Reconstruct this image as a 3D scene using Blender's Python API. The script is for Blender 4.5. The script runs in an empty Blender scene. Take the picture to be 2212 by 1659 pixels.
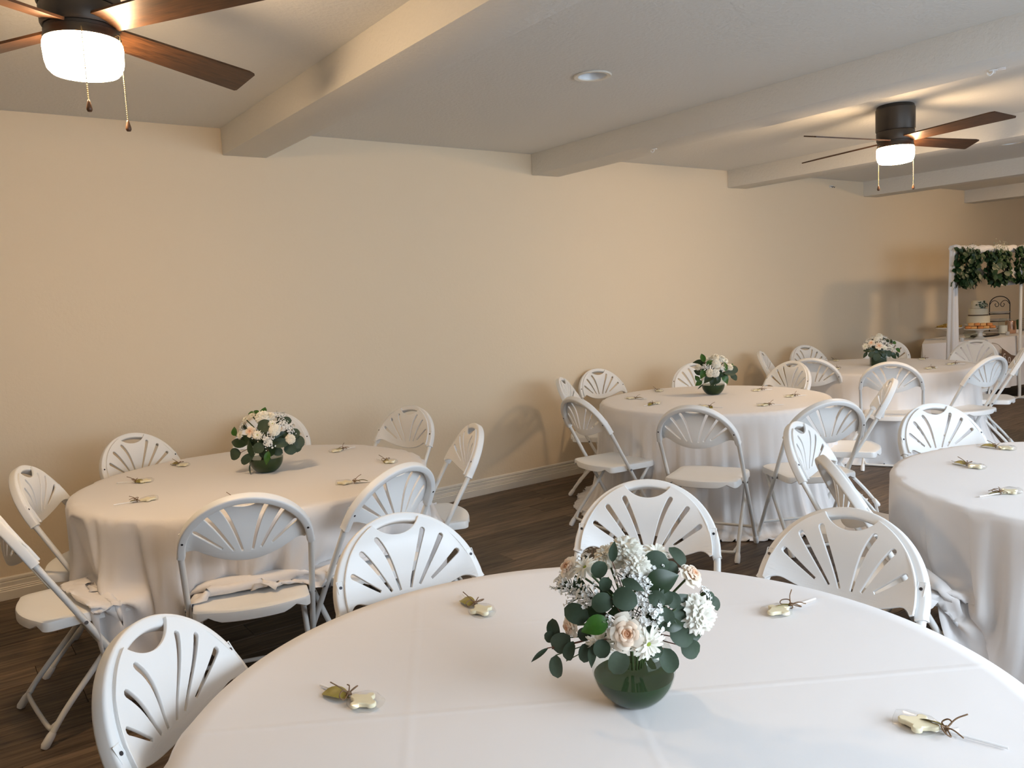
import bpy, bmesh, math, random
import numpy as np
from mathutils import Vector, Matrix

C = bpy.context.scene.collection
PI = math.pi
R_ = math.radians

# ------------------------------------------------------------------ camera
FW, FH, FPX = 2212.0, 1659.0, 1736.8
CAM = Vector((0.0, 0.0, 1.4708))
CR = Vector((0.80403301, -0.59243057, -0.05056613))
CU = Vector((0.10134531, 0.05274871, 0.99345191))
CF = Vector((0.58588399, 0.80389277, -0.10245177))
cam_data = bpy.data.cameras.new('camera')
cam = bpy.data.objects.new('camera', cam_data)
C.objects.link(cam)
m3 = Matrix((CR, CU, -CF)).transposed()
cam.matrix_world = Matrix.Translation(CAM) @ m3.to_4x4()
cam_data.sensor_fit = 'HORIZONTAL'
cam_data.sensor_width = 36.0
cam_data.lens = FPX / FW * 36.0
cam_data.clip_start = 0.05
bpy.context.scene.camera = cam

# ------------------------------------------------------------------ view, world, daylight
sc = bpy.context.scene
sc.view_settings.view_transform = 'Standard'
sc.view_settings.look = 'None'
sc.view_settings.exposure = 0.27
sc.view_settings.gamma = 1.0
sc.view_settings.use_curve_mapping = False
LAMP_STRENGTH = 92.0
LAMP_COLOR = (1.0, 0.68, 0.38)
DAY = 0.60
world = bpy.data.worlds.new('sky')
sc.world = world
world.use_nodes = True
wn = world.node_tree
wn.nodes.clear()
wo = wn.nodes.new('ShaderNodeOutputWorld')
wb = wn.nodes.new('ShaderNodeBackground')
wb.inputs['Color'].default_value = (0.62, 0.78, 1.0, 1)
wb.inputs['Strength'].default_value = 0.8
wn.links.new(wb.outputs[0], wo.inputs[0])

def area_light(name, loc, size_x, size_y, energy, color, direction):
    ld = bpy.data.lights.new(name, 'AREA')
    ld.shape = 'RECTANGLE'
    ld.size, ld.size_y = size_x, size_y
    ld.energy = energy
    ld.color = color
    o = bpy.data.objects.new(name, ld)
    o.location = loc
    o.rotation_euler = Vector(direction).to_track_quat('-Z', 'Y').to_euler()
    C.objects.link(o)
    return o

# daylight just outside the three windows of the front wall and the window of the right wall
WIN_FRONT = [(0.6, 3.0), (3.08, 5.48), (5.56, 7.96)]
WIN_Z = (0.85, 2.15)
Y_FRONT = -1.3
# bright open sky above the trees outside, and a weaker glow right at the panes
area_light('daylight', (5.5, -8.0, 5.1), 11.0, 2.6, 2600 * DAY, (0.78, 0.88, 1.0), (0, 1, -0.42))
for wx0, wx1 in WIN_FRONT:
    area_light('daylight', ((wx0 + wx1) / 2, Y_FRONT - 0.35, 1.5), 2.2, 1.3, 78 * DAY, (0.74, 0.86, 1.0), (0, 1, -0.05))

# ------------------------------------------------------------------ materials
def new_mat(name):
    m = bpy.data.materials.new(name)
    m.use_nodes = True
    nt = m.node_tree
    return m, nt, nt.nodes['Principled BSDF']

def simple(name, col, rough=0.5, metal=0.0, spec=0.5, bump=None, sub=0.0, var=0.0):
    m, nt, b = new_mat(name)
    b.inputs['Base Color'].default_value = (*col, 1)
    b.inputs['Roughness'].default_value = rough
    b.inputs['Metallic'].default_value = metal
    b.inputs['Specular IOR Level'].default_value = spec
    tc = nt.nodes.new('ShaderNodeTexCoord')
    if sub:
        b.inputs['Subsurface Weight'].default_value = sub
        b.inputs['Subsurface Radius'].default_value = (0.01, 0.008, 0.006)
    if var:
        n = nt.nodes.new('ShaderNodeTexNoise')
        n.inputs['Scale'].default_value = 6.0
        n.inputs['Detail'].default_value = 4.0
        nt.links.new(tc.outputs['Object'], n.inputs['Vector'])
        mx = nt.nodes.new('ShaderNodeMixRGB')
        mx.inputs[1].default_value = (*[c * (1 - var) for c in col], 1)
        mx.inputs[2].default_value = (*[min(1, c * (1 + var)) for c in col], 1)
        nt.links.new(n.outputs['Fac'], mx.inputs[0])
        nt.links.new(mx.outputs[0], b.inputs['Base Color'])
    if bump:
        scale, strength, dist = bump
        n2 = nt.nodes.new('ShaderNodeTexNoise')
        n2.inputs['Scale'].default_value = scale
        n2.inputs['Detail'].default_value = 3.0
        nt.links.new(tc.outputs['Object'], n2.inputs['Vector'])
        bp = nt.nodes.new('ShaderNodeBump')
        bp.inputs['Strength'].default_value = strength
        bp.inputs['Distance'].default_value = dist
        nt.links.new(n2.outputs['Fac'], bp.inputs['Height'])
        nt.links.new(bp.outputs['Normal'], b.inputs['Normal'])
    return m

M = {}
M['wall'] = simple('wall_paint', (0.80, 0.68, 0.51), 0.75, bump=(60, 0.25, 0.004))
M['ceiling'] = simple('ceiling_paint', (0.74, 0.73, 0.70), 0.85, bump=(55, 0.5, 0.006))
M['trim'] = simple('white_trim', (0.80, 0.76, 0.68), 0.4)
M['plastic'] = simple('white_plastic', (0.86, 0.86, 0.85), 0.42, bump=(400, 0.05, 0.0005), var=0.02)
M['tube'] = simple('white_enamel', (0.78, 0.78, 0.76), 0.33)
M['screw'] = simple('dark_screw', (0.06, 0.06, 0.07), 0.4, 0.8)
M['steel'] = simple('grey_bracket', (0.25, 0.25, 0.26), 0.4, 0.8)
M['bronze'] = simple('dark_bronze', (0.045, 0.036, 0.028), 0.42, 0.35)
M['brass'] = simple('brass_chain', (0.55, 0.42, 0.22), 0.35, 0.9)
M['pull'] = simple('brown_wood_pull', (0.10, 0.045, 0.02), 0.4)
M['table'] = simple('grey_tabletop', (0.55, 0.54, 0.52), 0.6)
M['window_frame'] = simple('white_window_frame', (0.8, 0.8, 0.8), 0.4)

def mat_wood(name, dark, light, scale, stretch, rough, random_tone=False):
    m, nt, b = new_mat(name)
    tc = nt.nodes.new('ShaderNodeTexCoord')
    mp = nt.nodes.new('ShaderNodeMapping')
    mp.inputs['Scale'].default_value = stretch
    add = nt.nodes.new('ShaderNodeVectorMath')
    add.operation = 'ADD'
    oi = nt.nodes.new('ShaderNodeObjectInfo')
    mul = nt.nodes.new('ShaderNodeMath'); mul.operation = 'MULTIPLY'
    mul.inputs[1].default_value = 60.0
    nt.links.new(oi.outputs['Random'], mul.inputs[0])
    nt.links.new(tc.outputs['Object'], mp.inputs['Vector'])
    nt.links.new(mp.outputs['Vector'], add.inputs[0])
    nt.links.new(mul.outputs[0], add.inputs[1])
    n = nt.nodes.new('ShaderNodeTexNoise')
    n.inputs['Scale'].default_value = scale
    n.inputs['Detail'].default_value = 6.0
    n.inputs['Roughness'].default_value = 0.62
    nt.links.new(add.outputs[0], n.inputs['Vector'])
    cr = nt.nodes.new('ShaderNodeValToRGB')
    cr.color_ramp.elements[0].position = 0.32
    cr.color_ramp.elements[0].color = (*dark, 1)
    cr.color_ramp.elements[1].position = 0.70
    cr.color_ramp.elements[1].color = (*light, 1)
    nt.links.new(n.outputs['Fac'], cr.inputs['Fac'])
    out = cr.outputs['Color']
    if random_tone:
        hsv = nt.nodes.new('ShaderNodeHueSaturation')
        mr = nt.nodes.new('ShaderNodeMapRange')
        mr.inputs['To Min'].default_value = 0.72
        mr.inputs['To Max'].default_value = 1.3
        nt.links.new(oi.outputs['Random'], mr.inputs['Value'])
        nt.links.new(mr.outputs['Result'], hsv.inputs['Value'])
        nt.links.new(out, hsv.inputs['Color'])
        out = hsv.outputs['Color']
    nt.links.new(out, b.inputs['Base Color'])
    b.inputs['Roughness'].default_value = rough
    b.inputs['Specular IOR Level'].default_value = 0.35
    bp = nt.nodes.new('ShaderNodeBump')
    bp.inputs['Strength'].default_value = 0.2
    bp.inputs['Distance'].default_value = 0.002
    nt.links.new(n.outputs['Fac'], bp.inputs['Height'])
    nt.links.new(bp.outputs['Normal'], b.inputs['Normal'])
    return m
M['plank'] = mat_wood('brown_vinyl_plank', (0.046, 0.030, 0.018), (0.21, 0.145, 0.095), 3.0, (1.2, 16, 1), 0.5, True)
M['blade'] = mat_wood('walnut_blade', (0.028, 0.012, 0.005), (0.095, 0.040, 0.015), 4.0, (2.5, 30, 1), 0.38)

def mat_cloth(name, col, creases=()):
    m, nt, b = new_mat(name)
    b.inputs['Base Color'].default_value = (*col, 1)
    b.inputs['Roughness'].default_value = 0.85
    b.inputs['Specular IOR Level'].default_value = 0.2
    b.inputs['Sheen Weight'].default_value = 0.15
    tc = nt.nodes.new('ShaderNodeTexCoord')
    n = nt.nodes.new('ShaderNodeTexNoise')
    n.inputs['Scale'].default_value = 9.0
    n.inputs['Detail'].default_value = 5.0
    nt.links.new(tc.outputs['Object'], n.inputs['Vector'])
    h = n.outputs['Fac']
    hm = nt.nodes.new('ShaderNodeMath'); hm.operation = 'MULTIPLY'
    hm.inputs[1].default_value = 0.35
    nt.links.new(h, hm.inputs[0])
    h = hm.outputs[0]
    sep = nt.nodes.new('ShaderNodeSeparateXYZ')
    nt.links.new(tc.outputs['Object'], sep.inputs[0])
    for ang, off, width, amp in creases:      # pressed fold lines left from storage
        cx = nt.nodes.new('ShaderNodeMath'); cx.operation = 'MULTIPLY'; cx.inputs[1].default_value = math.cos(ang)
        cy = nt.nodes.new('ShaderNodeMath'); cy.operation = 'MULTIPLY_ADD'; cy.inputs[1].default_value = math.sin(ang)
        nt.links.new(sep.outputs['X'], cx.inputs[0])
        nt.links.new(sep.outputs['Y'], cy.inputs[0])
        nt.links.new(cx.outputs[0], cy.inputs[2])
        d = nt.nodes.new('ShaderNodeMath'); d.operation = 'SUBTRACT'; d.inputs[1].default_value = off
        nt.links.new(cy.outputs[0], d.inputs[0])
        ab = nt.nodes.new('ShaderNodeMath'); ab.operation = 'ABSOLUTE'
        nt.links.new(d.outputs[0], ab.inputs[0])
        mr = nt.nodes.new('ShaderNodeMapRange')
        mr.interpolation_type = 'SMOOTHSTEP'
        mr.inputs['From Min'].default_value = 0.0
        mr.inputs['From Max'].default_value = width
        mr.inputs['To Min'].default_value = amp
        mr.inputs['To Max'].default_value = 0.0
        nt.links.new(ab.outputs[0], mr.inputs['Value'])
        ad = nt.nodes.new('ShaderNodeMath'); ad.operation = 'ADD'
        nt.links.new(h, ad.inputs[0])
        nt.links.new(mr.outputs['Result'], ad.inputs[1])
        h = ad.outputs[0]
    bp = nt.nodes.new('ShaderNodeBump')
    bp.inputs['Strength'].default_value = 0.5
    bp.inputs['Distance'].default_value = 0.006
    nt.links.new(h, bp.inputs['Height'])
    nt.links.new(bp.outputs['Normal'], b.inputs['Normal'])
    return m
M['cloth'] = mat_cloth('white_tablecloth', (0.80, 0.775, 0.765))
CREASES = [(R_(58), 0.014, 0.014, 0.28), (R_(-31.5), 0.045, 0.014, 0.12), (R_(58), 0.40, 0.014, 0.15), (R_(58), -0.38, 0.014, 0.18), (R_(-31.5), -0.36, 0.014, 0.12)]
M['cloth_near'] = mat_cloth('white_creased_tablecloth', (0.80, 0.775, 0.765),
    CREASES)
M['drape'] = mat_cloth('sheer_white_drape', (0.82, 0.80, 0.80))

def mat_emit(name, col, strength):
    m, nt, b = new_mat(name)
    b.inputs['Base Color'].default_value = (0.9, 0.85, 0.75, 1)
    b.inputs['Emission Color'].default_value = (*col, 1)
    b.inputs['Emission Strength'].default_value = strength
    return m
M['bowl'] = mat_emit('lit_frosted_glass', LAMP_COLOR, LAMP_STRENGTH)

def mat_thin(name, tint, gloss=0.06, rough=0.02):
    m = bpy.data.materials.new(name)
    m.use_nodes = True
    nt = m.node_tree
    nt.nodes.clear()
    o = nt.nodes.new('ShaderNodeOutputMaterial')
    t = nt.nodes.new('ShaderNodeBsdfTransparent'); t.inputs[0].default_value = (*tint, 1)
    g = nt.nodes.new('ShaderNodeBsdfGlossy'); g.inputs['Roughness'].default_value = rough
    f = nt.nodes.new('ShaderNodeLayerWeight'); f.inputs['Blend'].default_value = 0.5
    pw = nt.nodes.new('ShaderNodeMath'); pw.operation = 'POWER'; pw.inputs[1].default_value = 4.0
    nt.links.new(f.outputs['Facing'], pw.inputs[0])
    a = nt.nodes.new('ShaderNodeMath'); a.operation = 'MULTIPLY_ADD'
    a.inputs[1].default_value = 0.55; a.inputs[2].default_value = gloss
    nt.links.new(pw.outputs[0], a.inputs[0])
    mx = nt.nodes.new('ShaderNodeMixShader')
    nt.links.new(a.outputs[0], mx.inputs[0])
    nt.links.new(t.outputs[0], mx.inputs[1])
    nt.links.new(g.outputs[0], mx.inputs[2])
    nt.links.new(mx.outputs[0], o.inputs[0])
    return m
M['pane'] = mat_thin('window_glass', (0.97, 0.98, 0.98), 0.02)
M['glass'] = mat_thin('clear_vase_glass', (0.94, 0.965, 0.95), 0.015)
M['wrap'] = mat_thin('clear_wrapper', (0.98, 0.98, 0.975), 0.03, 0.12)

# ------------------------------------------------------------------ helpers
def obj(name, bm, mat, parent=None, smooth=None, loc=None):
    me = bm if isinstance(bm, bpy.types.Mesh) else None
    if me is None:
        me = bpy.data.meshes.new(name)
        bmesh.ops.recalc_face_normals(bm, faces=bm.faces[:])
        bm.to_mesh(me)
        bm.free()
        if smooth is not None:
            me.polygons.foreach_set('use_smooth', [True] * len(me.polygons))
            if smooth < 179:
                me.set_sharp_from_angle(angle=R_(smooth))
    if mat is not None and not me.materials:
        me.materials.append(mat)
    o = bpy.data.objects.new(name, me)
    C.objects.link(o)
    if parent is not None:
        o.parent = parent
    if loc is not None:
        o.location = loc
    return o

def thing(name, label, cat, loc=(0, 0, 0), rz=0.0, group=None):
    o = bpy.data.objects.new(name, None)
    o.empty_display_size = 0.1
    C.objects.link(o)
    o.location = loc
    o.rotation_euler = (0, 0, rz)
    o['label'] = label
    o['category'] = cat
    if group:
        o['group'] = group
    return o

def tag(o, label, cat, group=None):
    o['label'] = label
    o['category'] = cat
    if group:
        o['group'] = group
    return o

def struct(name, bm, mat, parent=None, smooth=None):
    o = obj(name, bm, mat, parent, smooth)
    if parent is None:
        o['kind'] = 'structure'
    return o

def copy_tree(o, parent=None):
    c = o.copy()
    C.objects.link(c)
    c.parent = parent
    for ch in list(o.children):
        copy_tree(ch, c)
    return c

def box(bm, x0, x1, y0, y1, z0, z1, bevel=0.0):
    vs = [bm.verts.new((x, y, z)) for z in (z0, z1) for y in (y0, y1) for x in (x0, x1)]
    q = [(0, 2, 3, 1), (4, 5, 7, 6), (0, 1, 5, 4), (2, 6, 7, 3), (0, 4, 6, 2), (1, 3, 7, 5)]
    fs = [bm.faces.new([vs[i] for i in f]) for f in q]
    if bevel:
        es = list({e for f in fs for e in f.edges})
        bmesh.ops.bevel(bm, geom=es, offset=bevel, segments=2, affect='EDGES', profile=0.5)

def lathe(bm, prof, seg=32, center=(0, 0, 0), cap=True):
    rings = []
    for r, z in prof:
        if r < 1e-6:
            rings.append([bm.verts.new((center[0], center[1], center[2] + z))])
        else:
            rings.append([bm.verts.new((center[0] + r * math.cos(2 * PI * i / seg), center[1] + r * math.sin(2 * PI * i / seg), center[2] + z)) for i in range(seg)])
    for a, b in zip(rings, rings[1:]):
        if len(a) == 1 and len(b) == 1:
            continue
        for i in range(seg):
            j = (i + 1) % seg
            if len(a) == 1:
                bm.faces.new((a[0], b[i], b[j]))
            elif len(b) == 1:
                bm.faces.new((a[i], a[j], b[0]))
            else:
                bm.faces.new((a[i], a[j], b[j], b[i]))
    if cap:
        for ring in (rings[0], rings[-1]):
            if len(ring) > 1:
                bm.faces.new(ring)

def frames_along(pts):
    pts = [Vector(p) for p in pts]
    T = []
    for i in range(len(pts)):
        a = pts[max(0, i - 1)]
        b = pts[min(len(pts) - 1, i + 1)]
        T.append((b - a).normalized())
    up = Vector((0, 0, 1)) if abs(T[0].z) < 0.9 else Vector((1, 0, 0))
    n = (up - T[0] * up.dot(T[0])).normalized()
    N = []
    for t in T:
        n = (n - t * n.dot(t))
        n = n.normalized() if n.length > 1e-6 else t.orthogonal().normalized()
        N.append(n.copy())
    return pts, T, N

def tube(bm, pts, r, seg=10, cap=True):
    pts, T, N = frames_along(pts)
    rings = []
    for i, (p, t, n) in enumerate(zip(pts, T, N)):
        b = t.cross(n)
        rr = r[i] if isinstance(r, (list, tuple)) else r
        rings.append([bm.verts.new(p + n * (rr * math.cos(2 * PI * k / seg)) + b * (rr * math.sin(2 * PI * k / seg))) for k in range(seg)])
    for a, c in zip(rings, rings[1:]):
        for k in range(seg):
            j = (k + 1) % seg
            bm.faces.new((a[k], a[j], c[j], c[k]))
    if cap:
        bm.faces.new(rings[0])
        bm.faces.new(rings[-1])

def smooth_path(pts, n=8):
    """Catmull-Rom through the points."""
    P = [Vector(p) for p in pts]
    P = [P[0] * 2 - P[1]] + P + [P[-1] * 2 - P[-2]]
    out = []
    for i in range(1, len(P) - 2):
        for k in range(n):
            t = k / n
            a, b, c, d = P[i - 1], P[i], P[i + 1], P[i + 2]
            out.append(0.5 * ((2 * b) + (c - a) * t + (2 * a - 5 * b + 4 * c - d) * t * t + (3 * b - a - 3 * c + d) * t ** 3))
    out.append(P[-2])
    return out

def curve_plate(outline, holes, extrude, bevel, res=1):
    """Filled flat 2D curve with holes, given thickness and a rounded edge, as a mesh in its XY plane."""
    cu = bpy.data.curves.new('plate', 'CURVE')
    cu.dimensions = '2D'
    cu.fill_mode = 'BOTH'
    cu.extrude = extrude
    cu.bevel_depth = bevel
    cu.bevel_resolution = res
    cu.offset = -bevel
    for pl in [outline] + list(holes):
        s = cu.splines.new('POLY')
        s.points.add(len(pl) - 1)
        for p, q in zip(s.points, pl):
            p.co = (q[0], q[1], 0, 1)
        s.use_cyclic_u = True
    o = bpy.data.objects.new('plate', cu)
    C.objects.link(o)
    dg = bpy.context.evaluated_depsgraph_get()
    me = bpy.data.meshes.new_from_object(o.evaluated_get(dg))
    bpy.data.objects.remove(o)
    bpy.data.curves.remove(cu)
    me.materials.clear()
    me.polygons.foreach_set('use_smooth', [True] * len(me.polygons))
    me.set_sharp_from_angle(angle=R_(50))
    return me

def at_z(px, py, z):
    d = CR * ((px - FW / 2) / FPX) - CU * ((py - FH / 2) / FPX) + CF
    return CAM + d * ((z - CAM.z) / d.z)

def at_depth(px, py, dep):
    return CAM + (CR * ((px - FW / 2) / FPX) - CU * ((py - FH / 2) / FPX) + CF) * dep

# ------------------------------------------------------------------ room
Y_BACK, Z_CEIL, Z_BEAM, Z_BASE = 5.074, 2.606, 2.445, 0.124
X0, X1 = -2.7, 13.3

bm = bmesh.new(); box(bm, X0 - .1, X1 + .1, Y_BACK, Y_BACK + .12, -.02, Z_CEIL + .1)
struct('wall_back', bm, M['wall'])
bm = bmesh.new(); box(bm, X0 - .12, X0, Y_FRONT, Y_BACK, -.02, Z_CEIL + .1)
struct('wall_left', bm, M['wall'])
bm = bmesh.new(); box(bm, X1, X1 + .12, Y_FRONT, Y_BACK, -.02, Z_CEIL + .1)
struct('wall_right', bm, M['wall'])
bm = bmesh.new(); box(bm, X0 - .12, X1 + .12, Y_FRONT - .12, Y_BACK + .12, Z_CEIL, Z_CEIL + .12)
ceil = struct('ceiling', bm, M['ceiling'])
# front wall behind the camera, with window openings
bm = bmesh.new()
xs = X0
for wx0, wx1 in WIN_FRONT:
    box(bm, xs, wx0, Y_FRONT - .12, Y_FRONT, -.02, Z_CEIL + .1)
    box(bm, wx0, wx1, Y_FRONT - .12, Y_FRONT, -.02, WIN_Z[0])
    box(bm, wx0, wx1, Y_FRONT - .12, Y_FRONT, WIN_Z[1], Z_CEIL + .1)
    xs = wx1
box(bm, xs, X1, Y_FRONT - .12, Y_FRONT, -.02, Z_CEIL + .1)
struct('wall_front', bm, M['wall'])
for i, (wx0, wx1) in enumerate(WIN_FRONT):
    bm = bmesh.new()
    f = .05
    box(bm, wx0, wx0 + f, Y_FRONT - .1, Y_FRONT + .01, *WIN_Z)
    box(bm, wx1 - f, wx1, Y_FRONT - .1, Y_FRONT + .01, *WIN_Z)
    box(bm, wx0 + f, wx1 - f, Y_FRONT - .1, Y_FRONT + .01, WIN_Z[0], WIN_Z[0] + f)
    box(bm, wx0 + f, wx1 - f, Y_FRONT - .1, Y_FRONT + .01, WIN_Z[1] - f, WIN_Z[1])
    xm = (wx0 + wx1) / 2
    box(bm, xm - .02, xm + .02, Y_FRONT - .08, Y_FRONT, WIN_Z[0] + f, WIN_Z[1] - f)
    w = struct('window_%d' % (i + 1), bm, M['window_frame'])
    for a, b in ((wx0 + f, xm - .02), (xm + .02, wx1 - f)):
        bm = bmesh.new(); box(bm, a, b, Y_FRONT - .055, Y_FRONT - .049, WIN_Z[0] + f, WIN_Z[1] - f)
        obj('pane', bm, M['pane'], w)

# ceiling beams
for i, bx in enumerate([-0.80, 1.597, 3.992, 6.371, 8.749, 11.155]):
    bm = bmesh.new(); box(bm, bx, bx + .276, Y_FRONT, Y_BACK, Z_BEAM, Z_CEIL + .02, 0.006)
    struct('trim_%d' % (i + 1), bm, M['ceiling'], None, 40)

# baseboard of the long wall
prof = [(0, 0), (.017, 0), (.017, .048), (.014, .053), (.016, .058), (.013, .063), (.015, .068), (.012, .073), (.012, .094), (.006, .099), (.011, .105), (.010, .117), (.004, .124), (0, .124)]
bm = bmesh.new()
a = [bm.verts.new((X0, Y_BACK - d, z)) for d, z in prof]
b = [bm.verts.new((X1, Y_BACK - d, z)) for d, z in prof]
for i in range(len(prof)):
    j = (i + 1) % len(prof)
    bm.faces.new((a[i], a[j], b[j], b[i]))
bm.faces.new(a); bm.faces.new(b)
struct('baseboard_back', bm, M['trim'])

# floor: slab, planks one by one where the photo shows floor, the rest joined
bm = bmesh.new(); box(bm, X0 - .12, X1 + .12, Y_FRONT - .12, Y_BACK + .12, -.12, -.012)
floor = struct('floor', bm, simple('subfloor', (0.02, 0.016, 0.012), 0.9))
PW, PL = .18, 1.5
bm = bmesh.new(); box(bm, .0008, PL - .0008, .0007, PW - .0007, -.012, 0, .0016)
me_plank = bpy.data.meshes.new('plank'); bm.to_mesh(me_plank); bm.free()
me_plank.materials.append(M['plank'])
rng = random.Random(5)
far_bm = bmesh.new()
row = 0
y = Y_BACK - .018
while y > Y_FRONT:
    y -= PW
    x = X0 - rng.random() * PL
    while x < X1:
        d = math.hypot(x + PL / 2, y)
        ang = math.degrees(math.atan2(x + PL / 2, y + .09)) if y > -.5 else 180
        if y > .9 and -1 < x + PL / 2 < 11.6 and ang < 78:
            o = obj('plank', me_plank, None, floor)
            o.location = (x, y, 0)
        else:
            x0, x1 = max(x, X0), min(x + PL, X1)
            if x1 - x0 > .01:
                box(far_bm, x0 + .001, x1 - .001, y + .001, y + PW - .001, -.012, 0)
        x += PL
    row += 1
o = obj('plank_field', far_bm, M['plank'], floor)
o['kind'] = 'stuff'

# ------------------------------------------------------------------ folding chairs
ZP, MT = .413, .563                # seat pivot height, lean of the main tube
LT = math.sqrt(1 + MT * MT)
def on_back(u, v, n=0.0):           # v runs up the main tube from the pivot, n towards the sitter
    return Vector((u, (-MT * v + n) / LT, ZP + (v + MT * n) / LT))
VS = .286                           # where the plastic sleeves end
def arch(a, b, n0=0, n1=PI, k=40):
    return [(a * math.cos(n0 + (n1 - n0) * i / k), VS + b * math.sin(n0 + (n1 - n0) * i / k)) for i in range(k + 1)]

def sweep_rim():
    """Moulded rim over the tube arch: a rounded rectangular section swept along the arch."""
    bm = bmesh.new()
    path = [(.220, VS - .012)] + arch(.216, .221, 0, PI, 44) + [(-.220, VS - .012)]
    sec = []
    for cx, cy, a0 in ((.008, .010, 0), (-.0075, .010, 90), (-.0075, -.010, 180), (.008, -.010, 270)):
        for k in range(4):
            t = R_(a0 + 30 * k)
            sec.append((cx + .006 * math.cos(t), cy + .007 * math.sin(t)))
    rings = []
    for i, (u, v) in enumerate(path):
        p0 = path[max(0, i - 1)]; p1 = path[min(len(path) - 1, i + 1)]
        du, dv = p1[0] - p0[0], p1[1] - p0[1]
        L = math.hypot(du, dv); nu, nv = dv / L, -du / L      # outward in plane
        rings.append([bm.verts.new(on_back(u + nu * a, v + nv * a, b)) for a, b in sec])
    for a, b in zip(rings, rings[1:]):
        for k in range(len(sec)):
            j = (k + 1) % len(sec)
            bm.faces.new((a[k], a[j], b[j], b[k]))
    bm.faces.new(rings[0]); bm.faces.new(rings[-1])
    return bm

def bez(p0, p1, p2, k):
    return [((1 - t) ** 2 * p0[0] + 2 * t * (1 - t) * p1[0] + t * t * p2[0], (1 - t) ** 2 * p0[1] + 2 * t * (1 - t) * p1[1] + t * t * p2[1]) for t in [i / k for i in range(k + 1)]]

def panel_mesh():
    A, B = .207, .224
    # the grip: between its two horns the panel dips away from the rim
    t0 = math.acos(.074 / A)
    dip = bez((.070, VS + .203), (.044, VS + .170), (0, VS + .169), 8) + bez((0, VS + .169), (-.044, VS + .170), (-.070, VS + .203), 8)[1:]
    out = arch(A, B, 0, t0, 26) + dip + arch(A, B, PI - t0, PI, 26)
    low = [(-A, VS - .006)] + bez((-.198, VS - .010), (-.180, VS + .016), (-.150, VS + .006), 6) + bez((-.150, VS + .006), (-.075, VS - .0138), (0, VS - .0138), 8)[1:]
    low = low + [(-x, y) for x, y in low[-2::-1]]
    outline = out + low
    holes = []
    for s in (-1, 1):
        for top, mid, bot in (((.0735, .166), (.038, .100), (.0165, .0214)), ((.127, .137), (.086, .084), (.045, .024)), ((.166, .083), (.126, .056), (.082, .030))):
            cl = bez(top, mid, bot, 9)
            L, Rr = [], []
            for i, (u, v) in enumerate(cl):
                p0 = cl[max(0, i - 1)]; p1 = cl[min(len(cl) - 1, i + 1)]
                du, dv = p1[0] - p0[0], p1[1] - p0[1]
                l = math.hypot(du, dv)
                w = .0078 - .0042 * i / 9
                L.append((u - dv / l * w, v + du / l * w)); Rr.append((u + dv / l * w, v - du / l * w))
            u, v = cl[0]; d0 = ((cl[0][0] - cl[1][0]), (cl[0][1] - cl[1][1])); l = math.hypot(*d0)
            dx, dy = d0[0] / l, d0[1] / l
            w0 = .0078
            tip = [(u + w0 * (dx * math.sin(q) - dy * math.cos(q)), v + w0 * (dy * math.sin(q) + dx * math.cos(q))) for q in (R_(45), R_(90), R_(135))]
            loop = L[::-1] + tip[::-1] + Rr
            holes.append([(s * a, VS + b) for a, b in loop])
    me = curve_plate(outline, holes, .0030, .0018)
    # the shell is scooped: its foot bows back behind the sitter's waist
    bm = bmesh.new()
    bm.from_mesh(me)
    bmesh.ops.triangulate(bm, faces=bm.faces[:])
    for _ in range(4):
        long = [e for e in bm.edges if e.calc_length() > .022]
        if not long:
            break
        bmesh.ops.subdivide_edges(bm, edges=long, cuts=1)
        bmesh.ops.triangulate(bm, faces=[f for f in bm.faces if len(f.verts) > 3])
    for v in bm.verts:
        u, w, n = v.co
        t = min(1, max(0, (.17 - (w - VS)) / .20))
        dish = .075 * max(0.0, 1 - (u / .2) ** 2) * t * t * (3 - 2 * t)
        v.co = on_back(u, w, n + .0214 - dish)
    bm.to_mesh(me)
    bm.free()
    me.polygons.foreach_set('use_smooth', [True] * len(me.polygons))
    me.set_sharp_from_angle(angle=R_(40))
    return me

def panel_lip(side):
    """Side wall of the panel, joining it to the rim."""
    bm = bmesh.new()
    for t0, t1 in (((.06, math.acos(.074 / .207)), (PI - math.acos(.074 / .207), PI - .06))[side],):
        pts = arch(.206, .223, t0, t1, 22)
        a = [bm.verts.new(on_back(u, v, .0245)) for u, v in pts]
        b = [bm.verts.new(on_back(u * 1.01, VS + (v - VS) * 1.01, -.006)) for u, v in pts]
        c = [bm.verts.new(on_back(u * .985, VS + (v - VS) * .985, -.006)) for u, v in pts]
        d = [bm.verts.new(on_back(u * .985, VS + (v - VS) * .985, .0245)) for u, v in pts]
        for i in range(len(pts) - 1):
            for p, q in ((a, b), (b, c), (c, d), (d, a)):
                bm.faces.new((p[i], p[i + 1], q[i + 1], q[i]))
        for e in (0, -1):
            bm.faces.new((a[e], b[e], c[e], d[e]))
    return bm

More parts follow.
